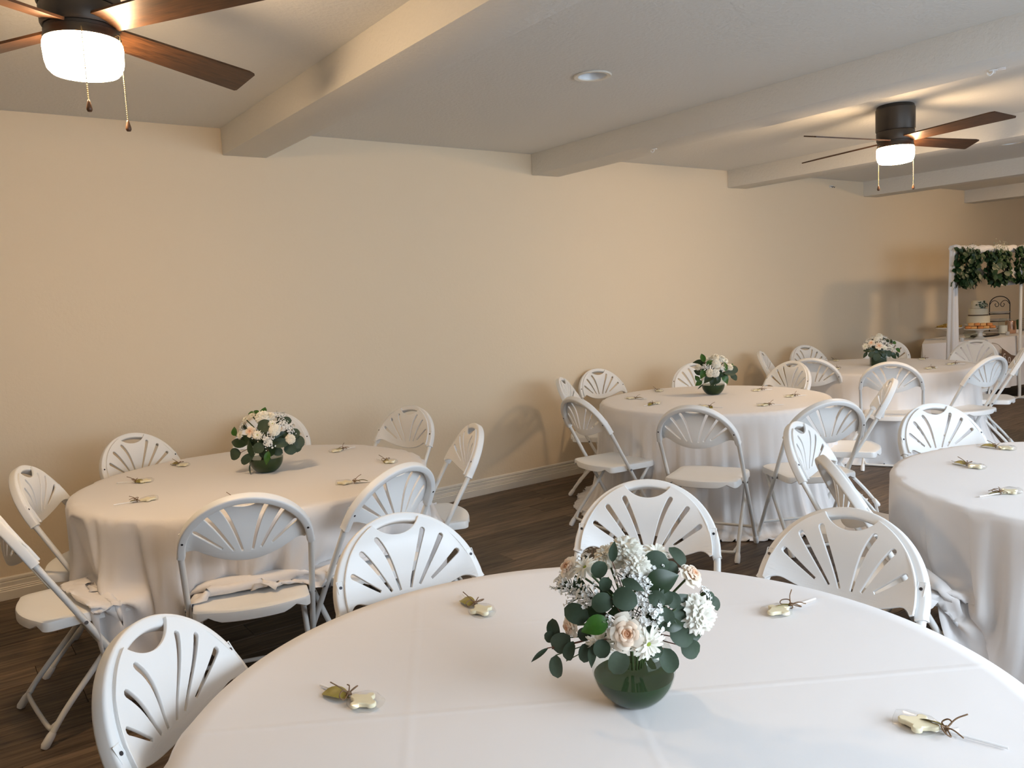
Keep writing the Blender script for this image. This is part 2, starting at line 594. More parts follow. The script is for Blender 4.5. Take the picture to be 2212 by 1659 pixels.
def seat_bm():
    """Moulded seat: rounded front, bowed rear edge, skirt with a notch by each rear corner."""
    out = []
    hw = .203
    def corner(cx, cy, r, a0, a1, k=6):
        for i in range(k + 1):
            t = R_(a0 + (a1 - a0) * i / k)
            out.append((cx + r * math.cos(t), cy + r * math.sin(t)))
    corner(hw - .07, .235 - .07, .07, 0, 90)
    corner(-hw + .07, .235 - .07, .07, 90, 180)
    out.extend([(-hw, .05), (-hw, -.02), (-hw, -.07)])
    corner(-hw + .035, -.100, .035, 180, 240, 4)
    n = 16
    for i in range(1, n):
        x = -hw + .03 + (2 * hw - .06) * i / n
        out.append((x, -.132 - .040 * (1 - (x / (hw - .03)) ** 2)))
    corner(hw - .035, -.100, .035, -60, 0, 4)
    out.extend([(hw, -.07), (hw, -.02), (hw, .05)])
    bm = bmesh.new()
    cy0 = .03
    def ring(k, z, notch=False):
        vs = []
        for x, y in out:
            zz = z
            if notch and y < -.08:
                zz += .018 * math.exp(-((abs(x) - .150) / .022) ** 2)
            vs.append(bm.verts.new((x * k, cy0 + (y - cy0) * k, zz)))
        return vs
    rs = [ring(.93, .428), ring(.93, .405, True), ring(.975, .402, True), ring(1, .405, True), ring(1, .430), ring(.987, .438), ring(.95, .4415), ring(.80, .4405), ring(.6, .438), ring(.3, .436)]
    m = len(out)
    for a, b in zip(rs, rs[1:]):
        for i in range(m):
            j = (i + 1) % m
            bm.faces.new((a[i], a[j], b[j], b[i]))
    bm.faces.new(rs[0]); bm.faces.new(rs[-1])
    return bm

CHAIR_LABEL = {}
def make_chair():
    t = thing('folding_chair', '', 'chair')
    # upper tube arch, mostly inside the rim
    bm = bmesh.new()
    path = [on_back(.2195, 0), on_back(.2195, VS - .02)] + [on_back(u, v) for u, v in arch(.2175, .2205, 0, PI, 36)] + [on_back(-.2195, VS - .02), on_back(-.2195, 0)]
    tube(bm, path, .0112, 10)
    obj('back_frame', bm, M['tube'], t, 60)
    b = obj('backrest', sweep_rim(), M['plastic'], t, 50)
    obj('fan_panel', panel_mesh(), M['plastic'], b)
    obj('panel_lip', panel_lip(0), M['plastic'], b, 50)
    obj('panel_lip', panel_lip(1), M['plastic'], b, 50)
    for s in (-1, 1):
        bm = bmesh.new()
        c = on_back(s * .2085, VS + .062, .0165); n = (on_back(0, 0, 1) - on_back(0, 0, 0)).normalized()
        tube(bm, [c - n * .002, c + n * .0022], .0042, 8)
        obj('screw', bm, M['screw'], b)
        bm = bmesh.new()
        c = on_back(s * .2085, VS + .062, -.0165)
        tube(bm, [c + n * .003, c - n * .0018], .0042, 8)
        obj('screw', bm, M['screw'], b)
        bm = bmesh.new()
        for du in (-.009, .009):
            tube(bm, [on_back(s * .2085 + du, VS + .045, .0172), on_back(s * .2085 + du, VS + .079, .0172)], .0012, 5)
        tube(bm, [on_back(s * .2085 - .009, VS + .079, .0172), on_back(s * .2085 + .009, VS + .079, .0172)], .0012, 5)
        obj('screw_boss', bm, M['plastic'], b)
    obj('seat', seat_bm(), M['plastic'], t, 40)
    yf = ZP * MT
    for s in (-1, 1):
        bm = bmesh.new()
        tube(bm, [(s * .2195, 0, ZP), (s * .2195, yf * .5, ZP * .5), (s * .2195, yf * .94, ZP * .06)], .0112, 10)
        leg = obj('leg', bm, M['tube'], t, 60)
        bm = bmesh.new()
        tube(bm, [(s * .2195, yf * .88, ZP * .12), (s * .2195, yf * .91, ZP * .09), (s * .2195, yf * .985, .009), (s * .2195, yf, .001)], [.0122, .0148, .0158, .012], 10)
        obj('foot_cap', bm, M['plastic'], leg, 60)
        bm = bmesh.new()
        p = smooth_path([(s * .188, .165, .405), (s * .192, .055, .27), (s * .198, -.075, .125), (s * .203, -.125, .062), (s * .2055, -.155, .020)], 5)
        tube(bm, p, .0108, 10)
        leg = obj('leg', bm, M['tube'], t, 60)
        bm = bmesh.new()
        tube(bm, [(s * .2035, -.135, .047), (s * .2045, -.143, .037), (s * .2055, -.163, .010), (s * .206, -.168, .001)], [.0122, .0148, .0158, .012], 10)
        obj('foot_cap', bm, M['plastic'], leg, 60)
        bm = bmesh.new()
        tube(bm, [(s * .200, 0, ZP), (s * .2325, 0, ZP)], .007, 8)
        obj('pivot_bolt', bm, M['steel'], t)
    bm = bmesh.new()
    tube(bm, smooth_path([(-.201, -.103, .088), (-.186, -.128, .062), (-.15, -.140, .050), (.15, -.140, .050), (.186, -.128, .062), (.201, -.103, .088)], 4), .0085, 8)
    obj('stretcher', bm, M['tube'], t, 60)
    bm = bmesh.new()
    zf = .115
    tube(bm, [(-.2195, yf - zf * MT, zf), (.2195, yf - zf * MT, zf)], .0085, 8)
    obj('stretcher', bm, M['tube'], t, 60)
    return t

CHAIRS = {
 'L1': (.894, 2.938, 343.3), 'L2': (1.383, 2.953, 15.0), 'L3': (1.958, 3.405, 71.3), 'L4': (2.122, 4.193, 107.5), 'L5': (1.550, 4.579, 147.8), 'L6': (.938, 4.428, 203.3), 'L7': (.511, 3.919, 247.0), 'L8': (.351, 3.376, 275.2),
 'N1': (.463, 1.538, 227.3), 'N2': (1.050, 1.830, 179.2), 'N3': (1.662, 1.682, 125.9), 'N4': (1.727, 1.155, 93.5),
 'M1': (3.493, 2.977, 294.3), 'M2': (3.422, 3.705, 263.9), 'M3': (4.062, 4.548, 219.6), 'M4': (4.50, 4.775, 172.0), 'M5': (5.167, 4.418, 141.5), 'M6': (5.464, 3.943, 83.6), 'M7': (3.964, 2.621, 331.9), 'M8': (4.725, 2.828, 32.8),
 'R1': (3.163, 1.896, 196.1), 'R2': (2.698, 1.442, 226.1), 'R3': (3.825, 1.722, 153.8),
 'B1': (6.102, 3.313, 297.5), 'B2': (6.640, 3.001, 347.9), 'B3': (7.376, 3.116, 24.0), 'B4': (8.014, 3.624, 90.1), 'B5': (7.857, 4.360, 104.8), 'B6': (7.193, 4.638, 163.8), 'B7': (6.622, 4.628, 209.2), 'B8': (6.210, 4.026, 290.0)}
CL = {
 'L1': 'white folding chair seen squarely from behind at left table, bunched tablecloth hem on its seat',
 'L2': 'white folding chair turned three-quarters from behind, between the bunched-cloth chair and the nearest table',
 'L3': 'white folding chair seen nearly edge-on at right end of left table by baseboard',
 'L4': 'white folding chair standing against wall behind the right half of left table',
 'L5': 'white folding chair mostly hidden behind the flower bowl of left table',
 'L6': 'white folding chair by the wall at back left of left table, left of its flowers',
 'L7': 'white folding chair at far left end of left table, whole fan back turned right',
 'L8': 'white folding chair cut by the left picture edge, its seat and crossed legs showing',
 'N1': 'largest white folding chair, front left of the nearest table, leaning at bottom left',
 'N2': 'white folding chair at nearest table, in front of the left table, right of bunched-cloth chair',
 'N3': 'white folding chair directly behind the large flower bowl of nearest table',
 'N4': 'white folding chair at right of nearest table, in front of the right table cloth',
 'M1': 'white folding chair seen squarely from behind at the middle table, empty seat facing table',
 'M2': 'white folding chair at front left of middle table, seen from behind with seat showing',
 'M3': 'thin edge-on white folding chair at far left of middle table by the wall',
 'M4': 'white folding chair at back left of middle table, front of its fan back showing',
 'M5': 'white folding chair half hidden behind the flowers of middle table',
 'M6': 'white folding chair at the back right of middle table, in front of the far table',
 'M7': 'white folding chair at front right of middle table, seen from behind over the turned chair',
 'M8': 'edge-on white folding chair right of middle table, its rounded seat sticking out',
 'R1': 'white folding chair turned right beside the right table, standing before middle table cloth',
 'R2': 'white folding chair seen edge-on leaning between the nearest and right tables',
 'R3': 'white folding chair behind the rim of right table, facing the camera',
 'B1': 'white folding chair seen from behind at front of far table, below its flower vase',
 'B2': 'white folding chair at front right of far table, back turned, before the word banner',
 'B3': 'white folding chair edge-on at the right picture edge by far table',
 'B4': 'white folding chair behind far table, in front of the draped dessert table',
 'B5': 'white folding chair peeking out right behind the far table flowers',
 'B6': 'white folding chair by the wall at back left of far table, front of fan showing',
 'B7': 'sliver of white folding chair leaning at far left of far table by the wall',
 'B8': 'shaded white folding chair at front left of far table, behind a middle table chair'}
proto = make_chair()
for i, (k, (x, y, a)) in enumerate(CHAIRS.items()):
    o = proto if i == 0 else copy_tree(proto)
    o.location = (x, y, 0)
    o.rotation_euler = (0, 0, R_(a))
    o['label'] = CL[k]
    o['group'] = {'L': 'chairs around the left table', 'N': 'chairs around the nearest table', 'M': 'chairs around the middle table', 'R': 'chairs around the right table', 'B': 'chairs around the far table'}[k[0]]

# ------------------------------------------------------------------ tables and cloths
HT = .7235
RT = .787
TABLES = {'L': (1.200, 3.698), 'M': (4.410, 3.683), 'N': (.949, 1.060), 'R': (3.418, .973), 'B': (6.914, 3.863)}
TNAME = {'L': 'left', 'M': 'middle', 'N': 'nearest', 'R': 'right', 'B': 'far'}

def drape(center, key, nr=28, ns=320, steps=150, iters=10, seed=1, r_out=1.50, nf=20, fa=.20, lop=0.0, lop_to=0.0):
    """Round cloth let fall over a round table: position-based cloth with table, seats and floor as obstacles."""
    rg = np.random.default_rng(seed)
    r_in = RT - .06
    rr = np.linspace(r_in, r_out, nr)
    th = np.arange(ns) * 2 * PI / ns
    sr = np.maximum(0, rr - RT)[:, None] * (1 + lop * np.cos(th - lop_to))[None, :]
    R0 = np.minimum(rr, RT)[:, None] + sr
    X = np.stack([R0 * np.cos(th), R0 * np.sin(th), np.full((nr, ns), HT)], -1)
    X[..., 2] += .002
    w = np.ones((nr, ns, 1)); w[:2] = 0
    # a little waviness so folds can start
    ph = rg.random(6) * 2 * PI
    wav = sum(np.sin(th * k + p) for k, p in zip((11, 17, 23, 14, 29, 7), ph))
    rest0 = X.copy(); rest0[..., 2] = 0
    fold = np.sin(nf * th + 1.3 * np.sin(3 * th + ph[0]) + .9 * np.sin(5 * th + ph[1])) + .35 * np.sin(2.3 * nf * th // 1 * 0 + (nf + 9) * th + ph[2])
    ca = R_(24)
    off = sr * fa * fold[None, :]
    rad = np.where(rr[:, None] > RT, RT + sr * math.cos(ca) + off * math.sin(ca), rr[:, None])
    X[..., 0] = rad * np.cos(th); X[..., 1] = rad * np.sin(th)
    X[..., 2] = HT + .002 - np.where(rr[:, None] > RT, sr * math.sin(ca) - off * math.cos(ca), 0)
    V = np.zeros_like(X)
    seats = []
    for k, (cx, cy, a) in CHAIRS.items():
        if key not in 'MB' and math.hypot(cx - center[0], cy - center[1]) < 1.6:
            a = R_(a)
            seats.append((cx - center[0], cy - center[1], math.cos(a), math.sin(a)))
    def restlen(A, B):
        return np.linalg.norm(A - B, axis=-1, keepdims=True)
    dr = restlen(rest0[1:], rest0[:-1])
    dc = restlen(np.roll(rest0, -1, 1), rest0)
    dd1 = restlen(np.roll(rest0, -1, 1)[1:], rest0[:-1])
    dd2 = restlen(rest0[1:], np.roll(rest0, -1, 1)[:-1])
    db = restlen(np.roll(rest0, -4, 1), rest0)
    dbr = restlen(rest0[3:], rest0[:-3])
    def solve(A, B, wa, wb, d, k, onlymin=False):
        D = B - A
        L = np.sqrt((D * D).sum(-1, keepdims=True)) + 1e-9
        s = (L - d) / L / (wa + wb + 1e-9) * k
        if onlymin:
            s = np.minimum(s, 0)
        return D * s * wa, -D * s * wb
    dt = .02
    for st in range(steps):
        V[..., 2] -= 9.8 * dt
        V *= .965
        P = X + V * dt * w
        for it in range(iters):
            for o in (0, 1):
                a, b = slice(o, nr - 1, 2), slice(o + 1, nr, 2)
                da, dbb = solve(P[a], P[b], w[a], w[b], dr[a], 1.0)
                P[a] += da; P[b] += dbb
            for o in (0, 1):
                Q = np.roll(P, -o, 1); W = np.roll(w, -o, 1); D0 = np.roll(dc, -o, 1)
                da, dbb = solve(Q[:, 0::2], Q[:, 1::2], W[:, 0::2], W[:, 1::2], D0[:, 0::2], 1.0)
                Q[:, 0::2] += da; Q[:, 1::2] += dbb
                P = np.roll(Q, o, 1)
            # shear, averaged
            Pn = np.roll(P, -1, 1); Wn = np.roll(w, -1, 1)
            da, dbb = solve(P[:-1], Pn[1:], w[:-1], Wn[1:], dd1, .35)
            P[:-1] += da; P[1:] += np.roll(dbb, 1, 1)
            Pn = np.roll(P, -1, 1)
            da, dbb = solve(Pn[:-1], P[1:], Wn[:-1], w[1:], dd2, .35)
            P[:-1] += np.roll(da, 1, 1); P[1:] += dbb
            # bending
            Pn = np.roll(P, -4, 1); Wn4 = np.roll(w, -4, 1)
            da, dbb = solve(P, Pn, w, Wn4, db * .72, .10, True)
            P += da + np.roll(dbb, 4, 1)
            da, dbb = solve(P[:-3], P[3:], w[:-3], w[3:], dbr * .8, .12, True)
            P[:-3] += da; P[3:] += dbb
        # obstacles
        r = np.sqrt(P[..., 0] ** 2 + P[..., 1] ** 2) + 1e-9
        z = P[..., 2]
        top = (r < RT) & (z > HT - .06)
        z[top] = np.maximum(z[top], HT)
        side = (r < RT - .012) & (z <= HT - .06) & (z > HT - .12)
        f = (RT - .012) / r[side]
        P[side, 0] *= f; P[side, 1] *= f
        side = (r < RT - .08) & (z <= HT - .12)
        f = (RT - .08) / r[side]
        P[side, 0] *= f; P[side, 1] *= f
        for sx, sy, c, s in seats:
            lx = (P[..., 0] - sx) * c + (P[..., 1] - sy) * s
            ly = -(P[..., 0] - sx) * s + (P[..., 1] - sy) * c
            ins = (abs(lx) < .212) & (ly > -.18) & (ly < .245) & (z < .448) & (z > .355)
            P[ins, 2] = .448
            P[ins, 0] = X[ins, 0] * .75 + P[ins, 0] * .25
            P[ins, 1] = X[ins, 1] * .75 + P[ins, 1] * .25
            # leaning back of the chair keeps the cloth in front of it
            yb = -(z - ZP) * MT
            hit = (abs(lx) < .235) & (z > .448) & (z < .86) & (ly < yb + .02) & (ly > yb - .12)
            if hit.any():
                push = (yb + .02 - ly)[hit]
                P[hit, 0] += -s * push; P[hit, 1] += c * push
        fl = z < .004
        P[fl, 2] = .004
        P[fl, 0] = X[fl, 0] * .8 + P[fl, 0] * .2
        P[fl, 1] = X[fl, 1] * .8 + P[fl, 1] * .2
        V = (P - X) / dt
        sp = np.sqrt((V * V).sum(-1, keepdims=True))
        V *= np.minimum(1, 3.0 / (sp + 1e-9))
        X = P
    # light smoothing of the hanging part
    for _ in range(2):
        Y = X.copy()
        Y[2:-1] = X[2:-1] * .5 + .125 * (X[3:] + X[1:-2] + np.roll(X, 1, 1)[2:-1] + np.roll(X, -1, 1)[2:-1])
        Y[2:-1, :, 2] = np.maximum(Y[2:-1, :, 2], .004)
        X = Y
    return X

def cloth_mesh(name, X, mat, label, center, group):
    nr, ns, _ = X.shape
    n_in = 10
    r_in = RT - .06
    th = np.arange(ns) * 2 * PI / ns
    verts = [(0, 0, HT + .002)]
    for i in range(1, n_in):
        r = r_in * i / n_in
        verts += [(r * math.cos(t), r * math.sin(t), HT + .002) for t in th]
    verts += X.reshape(-1, 3).tolist()
    faces = [(0, 1 + j, 1 + (j + 1) % ns) for j in range(ns)]
    for i in range(n_in - 1 + nr - 1):
        a = 1 + i * ns; b = a + ns
        faces += [(a + j, b + j, b + (j + 1) % ns, a + (j + 1) % ns) for j in range(ns)]
    me = bpy.data.meshes.new(name)
    me.from_pydata(verts, [], faces)
    me.polygons.foreach_set('use_smooth', [True] * len(faces))
    me.materials.append(mat)
    o = bpy.data.objects.new(name, me)
    C.objects.link(o)
    o.location = (center[0], center[1], 0)
    so = o.modifiers.new('thickness', 'SOLIDIFY')
    so.thickness = .0012
    so.offset = 1
    tag(o, label, 'tablecloth', group)
    return o

def make_table():
    t = thing('round_table', '', 'table')
    bm = bmesh.new()
    lathe(bm, [(RT - .04, HT - .045), (RT - .022, HT - .04), (RT - .018, HT - .018), (RT - .03, HT - .006), (0, HT - .006)], 64)
    obj('tabletop', bm, M['table'], t, 40)
    for sx in (-1, 1):
        for sy in (-1, 1):
            bm = bmesh.new()
            tube(bm, [(sx * .38, sy * .26, HT - .05), (sx * .42, sy * .28, .002)], .014, 8)
            obj('leg', bm, M['steel'], t, 60)
    return t
tproto = make_table()
CLOTH = {
 'L': ('long white tablecloth of left table, hem caught up on chair seats', dict(seed=3, steps=180, r_out=1.54, lop=.22, lop_to=R_(-20))),
 'M': ('white tablecloth of middle table hanging to floor in even folds', dict(seed=7)),
 'N': ('white tablecloth of nearest table with pressed fold lines across its top', dict(seed=4, steps=110, ns=192, nr=22)),
 'R': ('white tablecloth of right table, pulled aside over a chair seat', dict(seed=9, steps=160)),
 'B': ('white tablecloth of far table in front of the dessert display', dict(seed=12, steps=110, ns=192, nr=22))}
for i, (k, c) in enumerate(TABLES.items()):
    t = tproto if i == 0 else copy_tree(tproto)
    t.location = (c[0], c[1], 0)
    t['label'] = 'round folding table hidden under the %s tablecloth' % {'L': 'left', 'M': 'middle', 'N': 'nearest creased', 'R': 'right', 'B': 'far'}[k]
    t['group'] = 'round tables under cloths'
    lab, kw = CLOTH[k]
    X = drape(c, k, **kw)
    cloth_mesh('tablecloth', X, M['cloth_near'] if k == 'N' else M['cloth'], lab, c, 'white round tablecloths')

# ------------------------------------------------------------------ ceiling fans
def blade_mesh():
    bm = bmesh.new()
    w0, w1, r0, r1 = .052, .072, .10, .725
    pts = [(r0, -w0), (r1 - .035, -w1), (r1 - .004, -w1 + .006), (r1 + .035, w1 - .008), (r1 + .028, w1), (r0, w0)]
    top = [bm.verts.new((x, y, .004)) for x, y in pts]
    bot = [bm.verts.new((x, y, -.004)) for x, y in pts]
    bm.faces.new(top); bm.faces.new(bot[::-1])
    for i in range(len(pts)):
        j = (i + 1) % len(pts)
        bm.faces.new((top[i], bot[i], bot[j], top[j]))
    me = bpy.data.meshes.new('blade')
    bmesh.ops.recalc_face_normals(bm, faces=bm.faces[:])
    bm.to_mesh(me); bm.free()
    me.materials.append(M['blade'])
    return me
ME_BLADE = blade_mesh()
def make_fan(x, y, base, label, chains):
    t = thing('ceiling_fan', label, 'ceiling fan', (x, y, Z_CEIL), 0, 'ceiling fans between the beams')
    K, H = .90, .965
    def part(name, prof, mat, sm):
        bm = bmesh.new()
        lathe(bm, [(r * K, z * H) for r, z in prof], 48)
        return obj(name, bm, mat, t, sm)
    part('housing', [(.118, 0), (.124, -.004), (.128, -.02), (.132, -.024), (.132, -.163), (.128, -.170), (.10, -.170)], M['bronze'], 40)
    part('motor_hub', [(.10, -.168), (.126, -.172), (.128, -.178), (.127, -.226), (.122, -.236), (.09, -.236)], M['bronze'], 40)
    part('light_ring', [(.09, -.234), (.117, -.237), (.117, -.246), (.120, -.248), (.120, -.262), (.123, -.266), (.123, -.276), (.10, -.278)], M['bronze'], 40)
    part('glass_bowl', [(.10, -.272), (.120, -.274), (.1255, -.284), (.127, -.300), (.1245, -.340), (.119, -.362), (.106, -.376), (.07, -.382), (0, -.384)], M['bowl'], 60)
    for k in range(4):
        b = obj('blade', ME_BLADE, None, t)
        b.location = (0, 0, -.222)
        b.rotation_euler = (R_(-13), 0, R_(base + 90 * k))
    for ang, length in chains:
        cx, cy = .118 * math.cos(R_(ang)), .118 * math.sin(R_(ang))
        bm = bmesh.new()
        tube(bm, [(.099 * math.cos(R_(ang)), .099 * math.sin(R_(ang)), -.248), (cx, cy, -.256), (cx, cy, -.370 - length)], .0012, 6)
        z = -.27
        while z > -.370 - length:
            bmesh.ops.create_uvsphere(bm, u_segments=6, v_segments=4, radius=.0022, matrix=Matrix.Translation((cx, cy, z)))
            z -= .0062
        ch = obj('pull_chain', bm, M['brass'], t, 60)
        bm = bmesh.new()
        lathe(bm, [(0, .001), (.003, 0), (.0045, -.006), (.0085, -.022), (.0088, -.028), (.006, -.034), (0, -.035)], 12, (cx, cy, -.370 - length))
        obj('pull_knob', bm, M['pull'], ch, 60)
    return t
make_fan(.50, 2.86, 31, 'dark bronze ceiling fan with lit bowl, cut by the top left picture corner', [(-100, .10), (-38, .14)])
make_fan(5.242, 2.817, -12, 'complete dark ceiling fan with lit bowl and walnut blades at upper right', [(150, .135), (-35, .135)])
make_fan(9.99, 2.815, 20, 'third ceiling fan further along, just beyond the right picture edge', [(150, .135), (-35, .135)])

# ------------------------------------------------------------------ ceiling fittings
def downlight(p, label):
    t = thing('recessed_downlight', label, 'downlight', p, 0, 'recessed downlights')
    bm = bmesh.new()
    lathe(bm, [(.074, -.001), (.098, -.001), (.099, -.004), (.094, -.008), (.076, -.006), (.074, -.001)], 40, cap=False)
    obj('trim_ring', bm, M['trim'], t, 40)
    bm = bmesh.new()
    lathe(bm, [(.075, -.003), (.070, .02), (.055, .065), (.04, .072)], 40, cap=False)
    obj('reflector', bm, M['reflector'], t, 60)
    bm = bmesh.new()
    lathe(bm, [(.042, .072), (.044, .050), (.036, .040), (0, .036)], 24)
    obj('bulb', bm, M['white_glass'], t, 60)
    return t
M['reflector'] = simple('white_reflector', (.78, .82, .86), .25)
M['white_glass'] = simple('white_bulb', (.8, .8, .78), .3)
for (x, y), lab in (((2.925, 3.172), 'round recessed downlight, unlit, in the ceiling between the first two beams'), ((7.70, 3.12), 'small distant recessed downlight in the ceiling right of the lit fan')):
    # the ceiling slab gets a real hole for each can
    bm = bmesh.new(); lathe(bm, [(.0755, -.05), (.0755, .09)], 32, (x, y, Z_CEIL))
    cut = obj('cut', bm, None)
    md = ceil.modifiers.new('can', 'BOOLEAN'); md.object = cut; md.solver = 'EXACT'
    dg = bpy.context.evaluated_depsgraph_get()
    me = bpy.data.meshes.new_from_object(ceil.evaluated_get(dg))
    ceil.modifiers.clear(); ceil.data = me
    bpy.data.objects.remove(cut)
    downlight((x, y, Z_CEIL), lab)

def hook(p, label, strip):
    t = thing('ceiling_hook', label, 'hook', p, R_(20), 'small white ceiling hooks')
    bm = bmesh.new(); box(bm, -.012, .012, -.018, .018, -.006, 0, .003)
    obj('base_plate', bm, M['plastic'], t, 40)
    bm = bmesh.new()
    tube(bm, smooth_path([(0, 0, -.004), (0, .002, -.016), (0, .012, -.024), (0, .022, -.018), (0, .024, -.010)], 4), .003, 8)
    obj('hook_arm', bm, M['plastic'], t, 60)
    if strip:
        bm = bmesh.new(); box(bm, .012, .075, -.006, .008, -.004, -.0005, .001)
        obj('adhesive_strip', bm, M['plastic'], t, 40)
        bm = bmesh.new(); box(bm, -.02, .03, -.05, -.016, -.0035, -.0005, .001)
        obj('adhesive_strip', bm, M['drape'], t, 40)
hook((4.215, 1.79, Z_BEAM), 'white stick-on hook with loose strips under the second beam, upper right', True)
hook((4.114, 3.88, Z_BEAM), 'tiny white hook under the second beam, left of the lit fan', False)
t = thing('wall_hook', 'small white hook high on the wall between two beams, below the lit fan', 'hook', (8.108, Y_BACK, 2.53))
bm = bmesh.new(); box(bm, -.03, .03, -.008, 0, -.012, .012, .003)
obj('base_plate', bm, M['plastic'], t, 40)
for s in (-1, 1):
    bm = bmesh.new()
    tube(bm, smooth_path([(s * .018, -.006, .004), (s * .018, -.022, -.006), (s * .018, -.03, -.016), (s * .018, -.036, -.004)], 4), .0035, 8)
    obj('hook_arm', bm, M['steel'], t, 60)

# ------------------------------------------------------------------ flowers
M['leaf_blue'] = simple('eucalyptus_leaf', (.031, .056, .030), .65, var=.22)
M['leaf_grey'] = simple('grey_green_leaf', (.045, .068, .040), .65, var=.2)
M['leaf_green'] = simple('glossy_green_leaf', (.030, .105, .010), .35, var=.25)
M['leaf_dark'] = simple('dark_green_leaf', (.012, .034, .008), .42, var=.25)
M['stem'] = simple('green_stem', (.06, .10, .03), .5)
M['twig'] = simple('red_brown_twig', (.15, .055, .03), .5)
def mat_petal(name, col):
    m = bpy.data.materials.new(name)
    m.use_nodes = True
    nt = m.node_tree
    nt.nodes.clear()
    o = nt.nodes.new('ShaderNodeOutputMaterial')
    d = nt.nodes.new('ShaderNodeBsdfDiffuse'); d.inputs[0].default_value = (*col, 1)
    t = nt.nodes.new('ShaderNodeBsdfTranslucent'); t.inputs[0].default_value = (*col, 1)
    n = nt.nodes.new('ShaderNodeTexNoise'); n.inputs['Scale'].default_value = 5
    mx = nt.nodes.new('ShaderNodeMixShader'); mx.inputs[0].default_value = .2
    nt.links.new(d.outputs[0], mx.inputs[1]); nt.links.new(t.outputs[0], mx.inputs[2])
    nt.links.new(mx.outputs[0], o.inputs[0])
    return m
M['petal_white'] = mat_petal('white_petal', (.94, .92, .83))
M['petal_cream'] = mat_petal('cream_petal', (.94, .89, .76))
M['rose_in'] = mat_petal('peach_rose_petal', (.93, .62, .42))
M['rose_mid'] = mat_petal('pale_peach_rose_petal', (.94, .76, .60))
M['rose_out'] = mat_petal('ivory_rose_petal', (.94, .87, .76))
M['eye'] = simple('green_yellow_flower_eye', (.36, .46, .06), .7, bump=(300, .6, .002))
M['statice'] = mat_petal('white_statice', (.93, .93, .90))
M['calyx'] = simple('dark_calyx', (.05, .075, .03), .7)
M['lining'] = simple('dark_green_leaf_lining', (.008, .030, .002), .4, var=.45)
M['water'] = simple('green_water_surface', (.025, .055, .018), .08)

def leaf_mesh(name, mat, L, W, tip, cup):
    """Leaf blade along +x with a midrib fold; tip 0 is round, 1 is pointed."""
    bm = bmesh.new()
    n, m = 8, 4
    grid = []
    for i in range(n + 1):
        t = i / n
        if tip > .5:
            w = math.sin(PI * t ** .8) ** .9 * (1 - .25 * t)
        else:
            w = math.sqrt(max(0, 1 - (2 * t - 1) ** 2)) * (1.0 - .12 * t)
        w = max(w, .03)
        grid.append([bm.verts.new((L * t, W * .5 * w * s, cup * L * ((2 * t - 1) ** 2 * .35) + abs(s) * W * .10 * w)) for s in (-1, -.5, 0, .5, 1)])
    for a, b in zip(grid, grid[1:]):
        for k in range(m):
            bm.faces.new((a[k], a[k + 1], b[k + 1], b[k]))
    me = bpy.data.meshes.new(name)
    bm.to_mesh(me); bm.free()
    me.polygons.foreach_set('use_smooth', [True] * len(me.polygons))
    me.materials.append(mat)
    return me
LEAF = {'e': leaf_mesh('leaf', M['leaf_blue'], 1, .92, 0, -.3), 'g': leaf_mesh('leaf', M['leaf_grey'], 1, .88, 0, -.25), 's': leaf_mesh('leaf', M['leaf_green'], 1, .72, 1, -.35), 'd': leaf_mesh('leaf', M['leaf_dark'], 1, .68, 1, -.3), 'n': leaf_mesh('leaf', M['leaf_blue'], 1, .42, 1, -.3)}

def petal(bm, ax, ang, r0, r1, z0, z1, span, curl, k=5, notch=0.0, seed=0):
    """One petal: a patch bent round the flower axis, from radius r0 at z0 to r1 at z1, its rim curled out."""
    rows = []
    for i in range(k):
        t = i / (k - 1)
        z = z0 + (z1 - z0) * (t if curl < .5 else math.sin(t * PI * .62) / math.sin(PI * .62))
        r = r0 + (r1 - r0) * t ** 1.5
        wid = span * (math.sin(PI * (.18 + .62 * t)) if t < .95 else math.sin(PI * .78) * .8)
        rows.append([bm.verts.new((r * math.cos(ang + wid * s) * (1 - .0 * abs(s)), r * math.sin(ang + wid * s), z - (z1 - z0) * .13 * s * s * t)) for s in (-1, -.5, 0, .5, 1)])
    for a, b in zip(rows, rows[1:]):
        for q in range(4):
            bm.faces.new((a[q], a[q + 1], b[q + 1], b[q]))

def basis(pos, normal, axis=None):
    z = Vector(normal).normalized()
    x = Vector(axis) if axis is not None else Vector((0, 0, 1))
    x = x - z * x.dot(z)
    if x.length < 1e-4:
        x = z.orthogonal()
    x.normalize()
    y = z.cross(x)
    m = Matrix((x, y, z)).transposed().to_4x4()
    m.translation = pos
    return m

